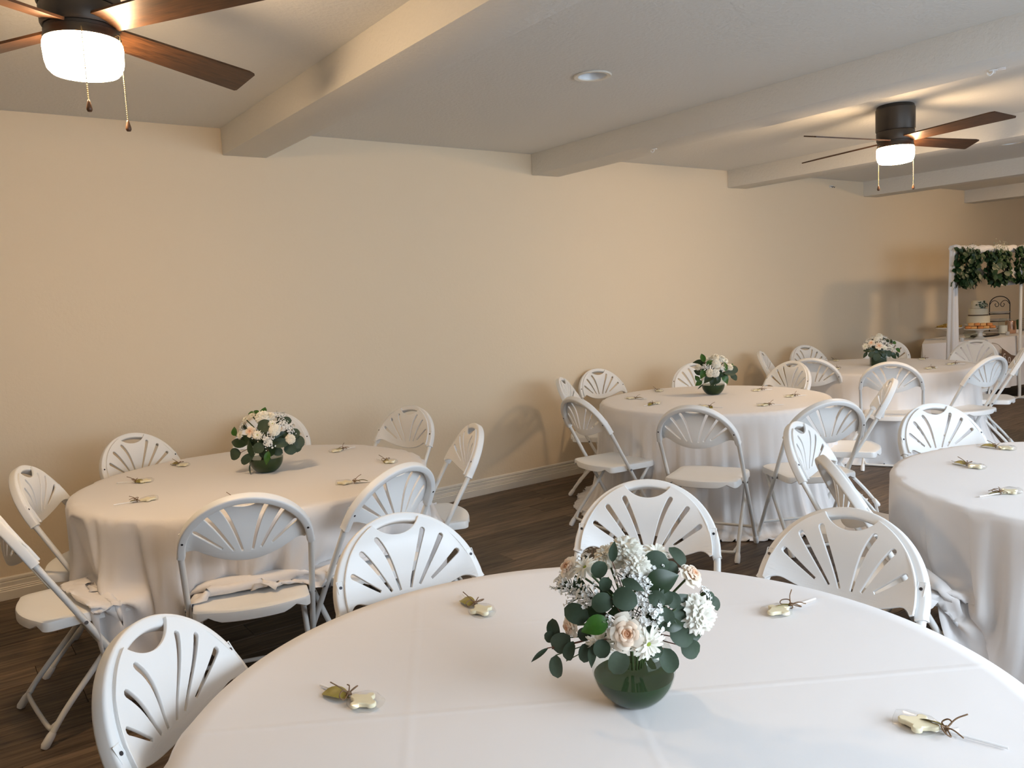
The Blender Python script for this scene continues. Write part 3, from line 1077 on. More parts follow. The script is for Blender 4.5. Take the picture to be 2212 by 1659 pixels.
def rose(parent, mat4, D, detail):
    """Open rose of diameter D facing +z; petals spiral out from a tight centre."""
    rg = random.Random(int(D * 1e5))
    bm = bmesh.new()
    pts = []
    for i in range(40):                              # rolled centre
        a = i * .36
        pts.append((.02 + .075 * i / 40, a))
    prev = None
    lathe(bm, [(.125, .05), (.115, .20), (.085, .275), (.04, .30), (0, .30)], 14, cap=False)
    for r, a in pts:
        c = (bm.verts.new((r * math.cos(a), r * math.sin(a), .30 + .06 * math.sin(a * .5) - r * .3)), bm.verts.new((r * .8 * math.cos(a), r * .8 * math.sin(a), .0)))
        if prev:
            bm.faces.new((prev[0], c[0], c[1], prev[1]))
        prev = c
    root = obj('rose', bm, M['rose_in'], parent, 180)
    root.matrix_local = mat4 @ Matrix.Diagonal((D, D, D, 1))
    rings = [(4, .05, .14, -.02, .34, .95, M['rose_in']), (5, .06, .22, -.06, .335, .80, M['rose_mid']), (5, .07, .31, -.11, .29, .78, M['rose_mid']), (5, .08, .42, -.16, .20, .74, M['rose_out']), (5, .08, .50, -.2, .06, .70, M['rose_out'])]
    allbm = {}
    for q, (n, r0, r1, z0, z1, span, mat) in enumerate(rings):
        for i in range(n):
            ang = 2 * PI * (i + .5 * (q % 2)) / n + q * .35 + rg.uniform(-.12, .12)
            if detail:
                b = bmesh.new()
                petal(b, None, ang, r0, r1 * rg.uniform(.93, 1.06), z0, z1 + rg.uniform(-.02, .02), span, .6)
                obj('petal', b, mat, root, 180)
            else:
                b = allbm.setdefault(mat.name, (bmesh.new(), mat))[0]
                petal(b, None, ang, r0, r1 * rg.uniform(.93, 1.06), z0, z1 + rg.uniform(-.02, .02), span, .6, 4)
    for b, mat in allbm.values():
        obj('petals', b, mat, root, 180)
    return root

def long_petal(bm, ang, L, W, lift, droop, z=0.0):
    rows = []
    for i in range(5):
        t = i / 4
        r = .05 + (L - .05) * t
        w = W * (.35, .8, 1.0, .9, .35)[i]
        zz = z + lift * t - droop * t * t
        ca, sa = math.cos(ang), math.sin(ang)
        rows.append([bm.verts.new((r * ca - w * s * sa, r * sa + w * s * ca, zz + abs(s) * W * .35)) for s in (-1, 0, 1)])
    for a, b in zip(rows, rows[1:]):
        for q in range(2):
            bm.faces.new((a[q], a[q + 1], b[q + 1], b[q]))

def daisy(parent, mat4, D, detail, double=True):
    rg = random.Random(int(D * 1e5) + 7)
    bm = bmesh.new()
    bmesh.ops.create_uvsphere(bm, u_segments=12, v_segments=6, radius=.10, matrix=Matrix.Diagonal((1, 1, .6, 1)))
    root = obj('daisy', bm, M['eye'], parent, 180)
    root.matrix_local = mat4 @ Matrix.Diagonal((D, D, D, 1))
    big = bmesh.new()
    for n, L, lift, droop, z in ((15, .52, .10, .16, -.03), (13, .44, .20, .16, 0), (9, .28, .22, .10, .02))[:3 if double else 2]:
        for i in range(n):
            ang = 2 * PI * (i + rg.uniform(-.25, .25)) / n + z * 40
            b = bmesh.new() if detail else big
            long_petal(b, ang, L * rg.uniform(.88, 1.08), .062, lift + rg.uniform(-.05, .05), droop, z)
            if detail:
                obj('petal', b, M['petal_white'], root, 180)
    if not detail:
        obj('petals', big, M['petal_white'], root, 180)
    else:
        big.free()
    return root

def carnation(parent, mat4, D, mat, seed=0):
    """Ruffled ball of many frilled petals over a solid heart, one part."""
    rg = random.Random(seed)
    bm = bmesh.new()
    bmesh.ops.create_icosphere(bm, subdivisions=2, radius=.36, matrix=Matrix.Diagonal((1, 1, .85, 1)))
    n = 44
    for i in range(n):
        q = (i + .5) / n
        el = PI * .5 - q * PI * .60
        az = i * 2.39996
        d = Vector((math.cos(el) * math.cos(az), math.cos(el) * math.sin(az), math.sin(el)))
        side = Vector((-math.sin(az), math.cos(az), 0))
        side = Matrix.Rotation(rg.uniform(-.5, .5), 3, d) @ side
        up = side.cross(d)
        cols = 8
        rows = []
        for a, (rr, lift, wd) in enumerate(((.33, -.10, .07), (.42, -.02, .15), (.475, .09, .20))):
            row = []
            for c in range(cols):
                t = (c / (cols - 1) - .5) * 2
                jag = (.028 * (c % 2) if a == 2 else 0) + rg.uniform(-.006, .006)
                wob = .03 * a * math.sin(t * 6 + i * 1.7)
                row.append(bm.verts.new(d * (rr + jag * .6 + wob - .05 * t * t) + side * (wd * t) - up * (lift + jag) * -1))
            rows.append(row)
        for a, b in zip(rows, rows[1:]):
            for c in range(cols - 1):
                bm.faces.new((a[c], a[c + 1], b[c + 1], b[c]))
    o = obj('carnation', bm, mat, parent, 180)
    o.matrix_local = mat4 @ Matrix.Diagonal((D, D, D * .9, 1))
    return o

def statice(parent, mat4, D, seed=0, n=46):
    """Spray of tiny white papery florets over dark calyxes."""
    rg = random.Random(seed)
    bm = bmesh.new()
    cal = bmesh.new()
    for i in range(n):
        p = Vector((rg.gauss(0, .24), rg.gauss(0, .24), rg.uniform(-.05, .16)))
        nrm = (Vector((p.x, p.y, .7)) + Vector((rg.uniform(-.3, .3), rg.uniform(-.3, .3), 0))).normalized()
        b = basis(p, nrm)
        r = rg.uniform(.07, .115)
        c = bm.verts.new(b @ Vector((0, 0, -.02)))
        ring = [bm.verts.new(b @ Vector((r * (1 if k % 2 == 0 else .72) * math.cos(k * PI / 5), r * (1 if k % 2 == 0 else .72) * math.sin(k * PI / 5), .03))) for k in range(10)]
        for k in range(10):
            bm.faces.new((c, ring[k], ring[(k + 1) % 10]))
        tube(cal, [b @ Vector((0, 0, -.015)), b @ Vector((0, 0, -.09)), Vector((p.x * .3, p.y * .3, -.45))], .014, 4)
    o = obj('statice_spray', bm, M['statice'], parent, 180)
    o['kind'] = 'stuff'
    o.matrix_local = mat4 @ Matrix.Diagonal((D, D, D, 1))
    obj('calyxes', cal, M['calyx'], o, 180)
    return o

def bowl_vase(parent, R, Hh, fill):
    def prof(k, zoff):
        pr = []
        a0, a1 = R_(-62), R_(50)
        zc = R * math.sin(-a0)
        for i in range(19):
            a = a0 + (a1 - a0) * i / 18
            pr.append((R * k * math.cos(a), zc + R * k * math.sin(a)))
        return pr, zc
    po, zc = prof(1, 0)
    lip = (po[-1][0] + .004, po[-1][1] + R * .10)
    pi_, _ = prof(.985, 0)
    bm = bmesh.new()
    lathe(bm, [(0, 0)] + po + [lip, (lip[0] - .003, lip[1]), (po[-1][0] - .003, po[-1][1])], 48, cap=False)
    g = obj('glass_bowl', bm, M['glass'], parent, 60)
    zf = zc + R * fill
    pr = [(0, zc - R * .84)] + [(r * .992, z) for r, z in pi_ if z < zf]
    bm = bmesh.new()
    lathe(bm, pr, 40, cap=False)
    obj('leaf_lining', bm, M['lining'], g, 60)
    bm = bmesh.new()
    lathe(bm, [(0, pr[-1][1]), (pr[-1][0], pr[-1][1])], 40, cap=False)
    obj('water', bm, M['water'], g, 60)
    return lip[1], lip[0]

def cube_vase(parent, W, Hh, rz):
    bm = bmesh.new(); box(bm, -W / 2, W / 2, -W / 2, W / 2, 0, Hh, .004)
    for f in [f for f in bm.faces if f.normal.z > .9 and f.calc_center_median().z > Hh - .001]:
        bm.faces.remove(f)
    g = obj('glass_cube', bm, M['glass'], parent, 40)
    g.rotation_euler = (0, 0, rz)
    bm = bmesh.new(); box(bm, -W / 2 + .006, W / 2 - .006, -W / 2 + .006, W / 2 - .006, .005, Hh * .86, .004)
    obj('leaf_lining', bm, M['lining'], g, 40)
    return Hh, W * .42

def arrangement(label, base, group, vase, dome_px, depth, flowers, leaves, detail):
    """A vase at BASE with each flower and leaf set out on a dome over it."""
    t = thing('flower_arrangement', label, 'flowers', base, 0, group)
    neck_z, neck_r = vase(t)
    base = Vector(base)
    dep0 = (base - CAM).dot(CF)
    cx, cy, rx, ry = dome_px
    centre = at_depth(cx, cy, dep0) - base
    px = dep0 / FPX
    leaf_k = .9 if detail else 1.0
    toward = -CF
    rg = random.Random(len(label))
    def where(u, v, f=None):
        s = ((u - cx) / rx) ** 2 + ((v - cy) / ry) ** 2
        if f is None:
            f = math.sqrt(max(0.0, 1 - s))
        return at_depth(u, v, dep0 - f * depth) - base, f
    for i, fl in enumerate(flowers):
        kind, u, v, d = fl[:4]
        p, f = where(u, v, fl[4] if len(fl) > 4 else None)
        nrm = ((p - centre).normalized() + toward * (.35 if f > 0 else .1) + Vector((0, 0, .25))).normalized()
        if len(fl) > 5:
            nrm = (CR * fl[5][0] + CU * fl[5][1] + toward * fl[5][2]).normalized()
        D = d * px
        m = basis(p, nrm, (rg.uniform(-1, 1), rg.uniform(-1, 1), rg.uniform(-1, 1)))
        if kind == 'rose': rose(t, m, D, detail)
        elif kind == 'daisy': daisy(t, m, D, detail)
        elif kind == 'mum': carnation(t, m, D, M['petal_white'], i)
        elif kind == 'carn': carnation(t, m, D, M['petal_cream'] if i % 2 else M['petal_white'], i + 50)
        elif kind == 'stat': statice(t, m, D, i)
        bm = bmesh.new()
        a = rg.uniform(0, 2 * PI)
        q = Vector((neck_r * .55 * math.cos(a), neck_r * .55 * math.sin(a), neck_z * .93))
        e = p - nrm * D * .2
        tube(bm, smooth_path([q - Vector((q.x * .5, q.y * .5, neck_z * .45)), q, (q + e) / 2 + Vector((0, 0, .012)), e], 3), .0022 if detail else .003, 5)
        obj('stem', bm, M['stem'], t, 180)
    for i, lf in enumerate(leaves):
        kind, u, v, L, ang = lf[:5]
        p, f = where(u, v, lf[5] if len(lf) > 5 else None)
        face = lf[6] if len(lf) > 6 else .8
        Lm = L * px * leaf_k
        a = R_(ang)
        along = CR * math.cos(a) + CU * math.sin(a)
        outw = (p - centre).normalized()
        nrm = (toward * face + outw * .45 + Vector((0, 0, .25))).normalized()
        m = basis(p, nrm, along)
        ax = m.to_3x3() @ Vector((1, 0, 0))
        m.translation = p - ax * Lm * .5
        o = obj('leaf', LEAF[kind], None, t)
        w = lf[7] if len(lf) > 7 else 1.0
        o.matrix_local = m @ Matrix.Diagonal((Lm, Lm * w, Lm, 1))
        bm = bmesh.new()
        b0 = p - ax * Lm * .5
        q = Vector((b0.x * .25, b0.y * .25, max(neck_z, b0.z * .7)))
        tube(bm, [q, (q + b0) / 2 + outw * .006, b0], .0011 if detail else .0014, 4)
        obj('leaf_stalk', bm, M['twig'] if i % 3 == 0 else M['stem'], t, 180)
    return t

ZT = HT + .0035
def on_cloth(px, py):
    p = at_z(px, py, ZT)
    return (p.x, p.y, ZT)

# nearest table, largest in the picture
F = [('rose', 1354, 1366, 80, None, (-.12, .18, 1)), ('rose', 1489, 1246, 58, .45, (.55, .62, .55)), ('rose', 1232, 1228, 52, .25, (-.7, .5, .5)), ('rose', 1236, 1352, 48, .35, (-.85, -.1, .5)),
     ('carn', 1503, 1327, 82, .55, (.45, .05, .9)), ('daisy', 1400, 1390, 74, .98, (.35, -.25, 1)), ('daisy', 1296, 1388, 66, .75, (-.3, -.35, 1)), ('daisy', 1264, 1226, 58, .45, (-.45, .75, .5)),
     ('carn', 1352, 1196, 78, .20, (-.1, .9, .45)), ('carn', 1312, 1205, 56, .25, (-.3, .8, .5)), ('daisy', 1418, 1194, 66, .10, (.2, .95, .35)), ('mum', 1376, 1226, 60, .5, (.1, .8, .7)),
     ('stat', 1274, 1287, 52, .7), ('stat', 1213, 1262, 52, .2), ('stat', 1363, 1241, 56, .65), ('stat', 1386, 1256, 46, .72), ('stat', 1392, 1292, 56, .85), ('stat', 1402, 1332, 66, .92), ('stat', 1407, 1230, 48, .5), ('stat', 1266, 1200, 36, 0.0), ('stat', 1313, 1350, 36, .92), ('stat', 1527, 1280, 30, .1), ('stat', 1240, 1282, 40, .4)]
Lv = [('n', 1325, 1190, 52, 86, .45, .8, 1.1), ('e', 1295, 1230, 42, 60, .75), ('e', 1308, 1262, 34, 250, .72), ('e', 1300, 1302, 50, 200, .93), ('e', 1350, 1294, 58, -20, 1.0, .7), ('n', 1368, 1264, 56, -30, .9, .5, 1.2),
      ('e', 1244, 1325, 62, 160, .72, .7, .85), ('s', 1284, 1352, 68, 205, .93), ('e', 1419, 1215, 64, 10, .45, .7), ('g', 1463, 1201, 56, 110, .15, .6, .75), ('d', 1432, 1254, 84, 20, .75, .9, 1.1), ('e', 1450, 1228, 40, 0, .4),
      ('e', 1419, 1294, 42, -30, .9), ('e', 1438, 1290, 38, 70, .85), ('e', 1454, 1296, 40, 100, .75, .6), ('d', 1470, 1296, 50, 30, .6), ('e', 1436, 1335, 50, 260, .9), ('e', 1474, 1373, 64, -30, .7, .8, .9), ('e', 1493, 1402, 52, -20, .55), ('d', 1455, 1350, 56, -10, .75),
      ('g', 1545, 1303, 38, -70, .1, .7, .8), ('e', 1535, 1290, 30, 30, .1), ('e', 1532, 1352, 16, -80, .2), ('g', 1336, 1432, 56, 250, 1.0), ('e', 1445, 1428, 62, -65, .8, .8, .8), ('e', 1264, 1411, 46, 260, .72, .7, .75), ('n', 1279, 1418, 54, 265, .85, .5), ('e', 1300, 1402, 44, 255, .9),
      ('e', 1196, 1358, 46, 110, .3, .7, .85), ('e', 1187, 1376, 30, 200, .3), ('g', 1211, 1388, 54, 35, .4, .9), ('e', 1230, 1407, 48, 70, .5, .5, .7), ('g', 1202, 1441, 54, -85, .4, .8, .75), ('n', 1163, 1416, 62, 215, .3, .5, .5),
      ('d', 1340, 1320, 60, 190, .6), ('d', 1400, 1360, 60, -40, .6), ('d', 1280, 1320, 60, 170, .4), ('d', 1250, 1262, 50, 120, .2), ('e', 1470, 1330, 46, -80, .7), ('d', 1500, 1375, 46, 0, .3), ('e', 1415, 1405, 40, -50, .9), ('d', 1340, 1385, 50, 230, .7), ('d', 1420, 1320, 56, 20, .5), ('d', 1310, 1285, 56, 120, .5), ('e', 1262, 1370, 36, 200, .5)]
arrangement('large white rose and carnation arrangement in round green-lined bowl on nearest table', on_cloth(1371, 1512), 'floral centrepieces', lambda t: bowl_vase(t, .0765, .13, -.12), (1371, 1310, 185, 170), .125, F, Lv, True)

F = [('rose', 543, 933, 26, .8, (-.2, .2, 1)), ('daisy', 556, 940, 22, .95), ('carn', 568, 903, 32, .5), ('daisy', 544, 897, 18, .3), ('daisy', 530, 905, 18, .3), ('daisy', 518, 939, 20, .5), ('mum', 593, 930, 24, .9), ('daisy', 596, 924, 22, .95), ('daisy', 588, 915, 18, .8), ('carn', 627, 949, 22, .5, (.6, .1, .8)),
     ('stat', 580, 957, 24, .95), ('stat', 603, 897, 20, .2), ('stat', 609, 912, 24, .5), ('stat', 574, 946, 20, .95), ('stat', 626, 926, 24, .4), ('stat', 524, 920, 22, .3), ('stat', 612, 898, 18, .1), ('carn', 584, 900, 20, .4)]
Lv = [('e', 507, 981, 30, 190, .3), ('e', 533, 992, 36, 215, .6, .8, .6), ('e', 558, 968, 26, 200, .95), ('s', 577, 990, 30, 260, 1.0, .8, .7), ('s', 506, 931, 24, 120, .2), ('d', 513, 957, 48, 170, .4, .6, .7), ('s', 570, 887, 22, 90, .2), ('s', 553, 891, 20, 130, .2), ('s', 542, 893, 16, 180, .2), ('e', 572, 921, 34, 10, .8), ('e', 619, 909, 22, 20, .3), ('e', 637, 936, 24, 60, .3), ('g', 644, 955, 30, -60, .3, .8, 1.1), ('e', 642, 966, 22, -90, .3), ('e', 627, 970, 28, -30, .5), ('e', 607, 957, 34, 10, .7, .6, .7), ('d', 598, 948, 34, 40, .7, .5, .7), ('d', 541, 968, 40, 110, .7, .6, .6), ('d', 585, 970, 36, 70, .7), ('d', 555, 955, 40, 190, .6), ('n', 540, 1015, 26, 268, .5, .5, .4), ('d', 610, 940, 30, 30, .5), ('d', 530, 950, 34, 170, .5), ('e', 600, 975, 22, -20, .6), ('d', 570, 975, 34, 90, .6), ('n', 588, 898, 20, 70, .3, .5, .5)]
arrangement('white and cream flower bouquet in round bowl on left table, wide round leaves around it', on_cloth(577, 1019), 'floral centrepieces', lambda t: bowl_vase(t, .080, .135, .02), (577, 945, 78, 62), .12, F, Lv, False)

F = [('daisy', 1531, 776, 18, .2), ('carn', 1545, 774, 20, .3), ('carn', 1558, 776, 18, .3), ('mum', 1566, 780, 14, .3), ('mum', 1547, 787, 19, .8), ('carn', 1534, 806, 18, .95), ('carn', 1545, 806, 18, .95), ('carn', 1508, 794, 15, .4), ('stat', 1521, 793, 14, .7), ('stat', 1528, 795, 14, .8), ('stat', 1560, 796, 16, .8), ('carn', 1575, 794, 17, .5), ('stat', 1538, 780, 14, .5), ('stat', 1552, 778, 14, .3)]
Lv = [('s', 1518, 772, 26, 105, .2, .7, .7), ('d', 1508, 782, 26, 165, .2, .6, .7), ('s', 1533, 783, 18, 50, .6), ('s', 1567, 791, 24, 85, .7, .6, .6), ('e', 1586, 797, 20, 80, .2), ('g', 1578, 806, 30, 5, .6, .6, .5), ('s', 1567, 819, 24, -60, .6), ('e', 1586, 815, 20, -20, .3, .7, .8), ('d', 1507, 804, 20, 150, .5), ('s', 1519, 808, 24, 240, .8), ('s', 1506, 817, 16, 130, .4), ('s', 1509, 828, 18, 215, .4), ('d', 1554, 805, 26, 40, .8, .6, .7), ('d', 1530, 817, 28, 230, .8), ('d', 1550, 818, 26, 60, .7), ('n', 1512, 836, 16, 220, .4, .5, .5), ('d', 1540, 820, 26, 90, .7), ('d', 1560, 808, 22, 20, .6), ('s', 1582, 788, 9, 60, .1), ('d', 1522, 800, 22, 160, .5), ('d', 1515, 786, 20, 200, .3)]
arrangement('white carnation bouquet in round green-lined bowl on middle table', on_cloth(1541, 852), 'floral centrepieces', lambda t: bowl_vase(t, .082, .14, .05), (1544, 806, 46, 36), .12, F, Lv, False)

F = [('carn', 1899, 727, 15, .2), ('rose', 1883, 742, 15, .8), ('rose', 1899, 748, 17, .95), ('daisy', 1869, 748, 15, .5), ('daisy', 1911, 751, 12, .8), ('stat', 1904, 736, 14, .6), ('stat', 1873, 738, 12, .2), ('stat', 1885, 730, 12, .1), ('stat', 1911, 729, 13, .1), ('daisy', 1922, 747, 12, .5), ('daisy', 1927, 753, 12, .4), ('stat', 1916, 742, 12, .5), ('carn', 1893, 733, 12, .4)]
Lv = [('s', 1933, 740, 12, 20, .3), ('s', 1941, 757, 15, -30, .3), ('d', 1931, 769, 20, -35, .4), ('d', 1939, 767, 14, -60, .3), ('d', 1869, 767, 15, 235, .4, .7, .8), ('e', 1883, 766, 15, 200, .9), ('e', 1894, 771, 18, 260, 1.0), ('d', 1918, 736, 12, 40, .3), ('d', 1909, 766, 16, -70, .9), ('d', 1873, 757, 16, 180, .5), ('d', 1908, 758, 17, 0, .8), ('d', 1880, 757, 17, 190, .7), ('d', 1895, 759, 18, 90, .8), ('e', 1920, 764, 16, -20, .6), ('d', 1888, 752, 14, 120, .6), ('d', 1925, 736, 12, 60, .2)]
arrangement('white flower bouquet in square dark green vase on far table', on_cloth(1897, 790), 'floral centrepieces', lambda t: cube_vase(t, .135, .125, R_(36)), (1902, 752, 42, 30), .12, F, Lv, False)

# ------------------------------------------------------------------ lollipop favours
M['candy'] = simple('white_chocolate', (.90, .83, .60), .38)
M['stick'] = simple('white_paper_stick', (.88, .88, .88), .5)
M['twine'] = simple('brown_twine', (.20, .12, .065), .8)
M['leaf_olive'] = simple('olive_gold_leaf', (.30, .25, .04), .5, var=.3)
LEAF['o'] = leaf_mesh('leaf', M['leaf_olive'], 1, .48, 0, -.35)
def make_favor(kind):
    t = thing('lollipop_favor', '', 'lollipop')
    # cross with rounded lobes
    out = []
    def lobe(cx, cy, r, a0, a1, k=6):
        for i in range(k + 1):
            a = R_(a0 + (a1 - a0) * i / k)
            out.append((cx + r * math.cos(a), cy + r * math.sin(a)))
    lobe(.023, 0, .0088, -110, 110)
    lobe(.001, .0195, .0088, -25, 205)
    lobe(-.023, 0, .0095, 70, 290)
    lobe(.001, -.0195, .0088, 155, 385)
    me = curve_plate(out, [], .0022, .0022, 2)
    o = bpy.data.objects.new('candy', me); C.objects.link(o)
    me.materials.append(M['candy'])
    o.parent = t; o.location = (0, 0, .0075)
    bm = bmesh.new(); tube(bm, [(.020, 0, .0065), (.128, 0, .0045)], .0022, 8)
    obj('stick', bm, M['stick'], t, 60)
    bm = bmesh.new()                                     # clear bag gathered at the twine
    prof = [(-.040, .004), (-.037, .022), (-.024, .030), (-.004, .033), (.014, .029), (.028, .016), (.037, .0045), (.042, .004), (.048, .009), (.057, .017)]
    rings = []
    rg = random.Random(3)
    for x, r in prof:
        rings.append([bm.verts.new((x, r * math.cos(a) * (1 + rg.uniform(-.10, .10)), max(.0008, .0085 + min(r * .42, .0105) * math.sin(a) * (1 + rg.uniform(-.2, .2))))) for a in [2 * PI * k / 14 for k in range(14)]])
    for a, b in zip(rings, rings[1:]):
        for k in range(14):
            j = (k + 1) % 14
            bm.faces.new((a[k], a[j], b[j], b[k]))
    bm.faces.new(rings[0])
    obj('wrapper', bm, M['wrap'], t, 25)
    bm = bmesh.new()
    kx, kz = .041, .0115
    bmesh.ops.create_uvsphere(bm, u_segments=8, v_segments=6, radius=.0048, matrix=Matrix.Translation((kx, 0, kz)))
    tube(bm, [(kx, .0058 * math.cos(a), .0075 + .0055 * math.sin(a)) for a in [2 * PI * k / 12 for k in range(13)]], .0014, 6)
    for s in (-1, 1):
        tube(bm, smooth_path([(kx, 0, kz), (kx + s * .006, s * .010, kz + .007), (kx - s * .002, s * .024, kz + .004), (kx - s * .010, s * .020, kz - .002), (kx, 0, kz)], 5), .0013, 6)
        tube(bm, smooth_path([(kx, 0, kz), (kx + .012, s * .012, kz + .006 + (s > 0) * .008), (kx + .028, s * .020, kz + .001 + (s > 0) * .022)], 5), .0013, 6)
    obj('twine_bow', bm, M['twine'], t, 180)
    lf = obj('leaf', LEAF['o'], None, t)
    if kind == 'a':                                      # leaf lies back along the stick
        lf.matrix_local = basis((kx - .004, .006, .012), (0, .25, 1), (1, .22, .10)) @ Matrix.Diagonal((.066, .066, .066, 1))
    elif kind == 'b':                                    # leaf lies over the wrapped candy
        lf.matrix_local = basis((kx + .003, .006, .013), (0, .5, 1), (-1, .38, .12)) @ Matrix.Diagonal((.056, .056, .056, 1))
    else:
        lf.matrix_local = basis((kx, .002, .013), (0, -.5, 1), (.55, -.85, .10)) @ Matrix.Diagonal((.046, .046, .046, 1))
    return t
FAV = {k: make_favor(k) for k in 'abc'}
used = set()
def favor(kind, candy, stick, label, group):
    o = FAV[kind] if kind not in used else copy_tree(FAV[kind])
    used.add(kind)
    p, q = at_z(*candy, ZT), at_z(*stick, ZT)
    o.location = (p.x, p.y, ZT)
    o.rotation_euler = (0, 0, math.atan2(q.y - p.y, q.x - p.x))
    o['label'] = label
    o['group'] = group
G = 'lollipop favors on the %s table'
for a in [
 ('a', (785, 1522), (690, 1483), 'wrapped white candy lollipop with long olive leaf, front left of nearest table', 'nearest'),
 ('a', (1040, 1324), (995, 1283), 'wrapped candy lollipop under a broad olive leaf, back left of nearest table', 'nearest'),
 ('b', (1682, 1325), (1758, 1298), 'wrapped candy lollipop with loose twine bow at right of the nearest bouquet', 'nearest'),
 ('b', (1985, 1572), (2163, 1618), 'wrapped candy lollipop with white stick pointing right, bottom right of nearest table', 'nearest'),
 ('b', (312, 1042), (252, 1045), 'pale lollipop near left rim of left table, stick pointing left, upper of two', 'left'),
 ('c', (320, 1082), (258, 1091), 'lollipop with squarish olive leaf near left rim of left table, lower of two', 'left'),
 ('a', (395, 1007), (365, 1000), 'lollipop with golden leaf on left table before the back left chair', 'left'),
 ('b', (728, 976), (771, 966), 'lollipop at back right of left table, nearest the wall, stick pointing right', 'left'),
 ('b', (843, 1000), (800, 990), 'lollipop on left table by its right rim, behind the obliquely turned chair', 'left'),
 ('a', (745, 1046), (793, 1043), 'lollipop on left table right of the bouquet, nearest the front right chair', 'left'),
 ('c', (515, 1085), (480, 1070), 'lollipop on left table half hidden by the squarely turned chair back', 'left'),
 ('b', (1424, 846), (1400, 840), 'rearmost lollipop on middle table, left of its bouquet', 'middle'),
 ('a', (1362, 862), (1395, 863), 'leftmost lollipop on middle table, by its left rim', 'middle'),
 ('a', (1418, 873), (1380, 880), 'lollipop at front left of middle table, stick pointing left', 'middle'),
 ('c', (1520, 880), (1545, 881), 'lollipop at front edge of middle table, above the squarely turned chair', 'middle'),
 ('b', (1635, 845), (1668, 842), 'lollipop behind on the right half of middle table', 'middle'),
 ('b', (1706, 858), (1737, 855), 'rightmost lollipop on middle table', 'middle'),
 ('b', (1648, 877), (1678, 876), 'lollipop at front right of middle table', 'middle'),
 ('a', (2172, 971), (2120, 964), 'rearmost lollipop on right table, cut chair back behind it', 'right'),
 ('a', (2106, 1011), (2048, 996), 'lollipop on right table nearest its left rim, thin stick pointing left', 'right'),
 ('c', (2180, 1066), (2118, 1075), 'nearest lollipop on right table, twine bow standing up', 'right'),
 ('b', (1806, 780), (1790, 777), 'rearmost lollipop left of the vase on far table', 'far'),
 ('a', (1780, 788), (1765, 784), 'leftmost lollipop on far table, by the wall side rim', 'far'),
 ('b', (1807, 798), (1822, 793), 'front lollipop left of the vase on far table', 'far'),
 ('b', (1992, 777), (2010, 775), 'rearmost lollipop right of the vase on far table', 'far'),
 ('b', (2054, 788), (2088, 786), 'rightmost lollipop on far table, stick pointing right', 'far'),
 ('c', (2006, 797), (2026, 794), 'front lollipop right of the vase on far table', 'far')]:
    favor(a[0], a[1], a[2], a[3], G % a[4])

# ------------------------------------------------------------------ dessert display at the far end
def at_y(px, py, Y):
    d = CR * ((px - FW / 2) / FPX) - CU * ((py - FH / 2) / FPX) + CF
    return CAM + d * ((Y - CAM.y) / d.y)
ZD = .75
p1, p2, p3 = at_z(1992, 744, ZD), at_z(2134, 734, ZD), at_z(2212, 723, ZD)
M['cloth_b'] = mat_cloth('white_dessert_cloth', (.80, .785, .79))
def skirt_cloth(poly, z1, z0, amp, lam, label, mat):
    """Cloth over a rectangular table: flat top and a skirt that falls in soft folds."""
    pts = []
    n = len(poly)
    for i in range(n):
        a, b = Vector(poly[i]), Vector(poly[(i + 1) % n])
        L = (b - a).length
        k = max(3, int(L / .02))
        for q in range(k):
            pts.append((a + (b - a) * (q / k), (b - a).normalized()))
    bm = bmesh.new()
    rows = []
    for t in range(9):
        f = t / 8
        row = []
        s = 0
        prev = None
        for p, d in pts:
            if prev is not None:
                s += (p - prev).length
            prev = p
            nrm = Vector((d.y, -d.x))
            w = amp * f * (math.sin(s * 2 * PI / lam) + .6 * math.sin(s * 2 * PI / lam * 1.7 + 1)) + .006 + .03 * f
            if t == 0:
                w = 0
            row.append(bm.verts.new((p.x + nrm.x * w, p.y + nrm.y * w, z1 - (z1 - z0) * f - (.004 if t else 0))))
        rows.append(row)
    for a, b in zip(rows, rows[1:]):
        for k in range(len(pts)):
            j = (k + 1) % len(pts)
            bm.faces.new((a[k], a[j], b[j], b[k]))
    bm.faces.new(rows[0])
    o = obj('tablecloth', bm, mat, None, 50)
    tag(o, label, 'tablecloth', 'dessert table cloths')
    return o
def rect_table(poly, label):
    t = thing('folding_table', label, 'table', (0, 0, 0), 0, 'folding tables under dessert cloths')
    c = sum((Vector(p) for p in poly), Vector((0, 0))) / len(poly)
    ins = [c + (Vector(p) - c) * .97 for p in poly]
    bm = bmesh.new()
    top = [bm.verts.new((p.x, p.y, ZD - .006)) for p in ins]; bot = [bm.verts.new((p.x, p.y, ZD - .04)) for p in ins]
    bm.faces.new(top); bm.faces.new(bot[::-1])
    for i in range(len(ins)):
        j = (i + 1) % len(ins)
        bm.faces.new((top[i], top[j], bot[j], bot[i]))
    obj('tabletop', bm, M['table'], t, 40)
    for p in ins:
        q = c + (p - c) * .9
        bm = bmesh.new(); tube(bm, [(q.x, q.y, ZD - .045), (q.x, q.y, .002)], .014, 8)
        obj('leg', bm, M['steel'], t, 60)
va, vb = Vector((p1.x, p1.y)), Vector((p2.x, p2.y))
dirb = (Vector((p3.x, p3.y)) - vb).normalized()
vc = vb + dirb * 1.85
back = Vector((0, 1))
polyA = [va, vb + Vector((-.02, .02)), vb + Vector((.12, .70)), Vector(at_y(1998, 737, 4.96)[:2])]
polyB = [vb, vc, vc + Vector((.07, .74)), vb + Vector((.14, .72))]
rect_table(polyA, 'folding table under the cloth left of the draped post')
rect_table(polyB, 'folding table under the dessert cloth with the word banner')
skirt_cloth(polyA, ZD + .002, .02, .022, .21, 'white cloth on the shaded table behind the draped post', M['cloth_b'])
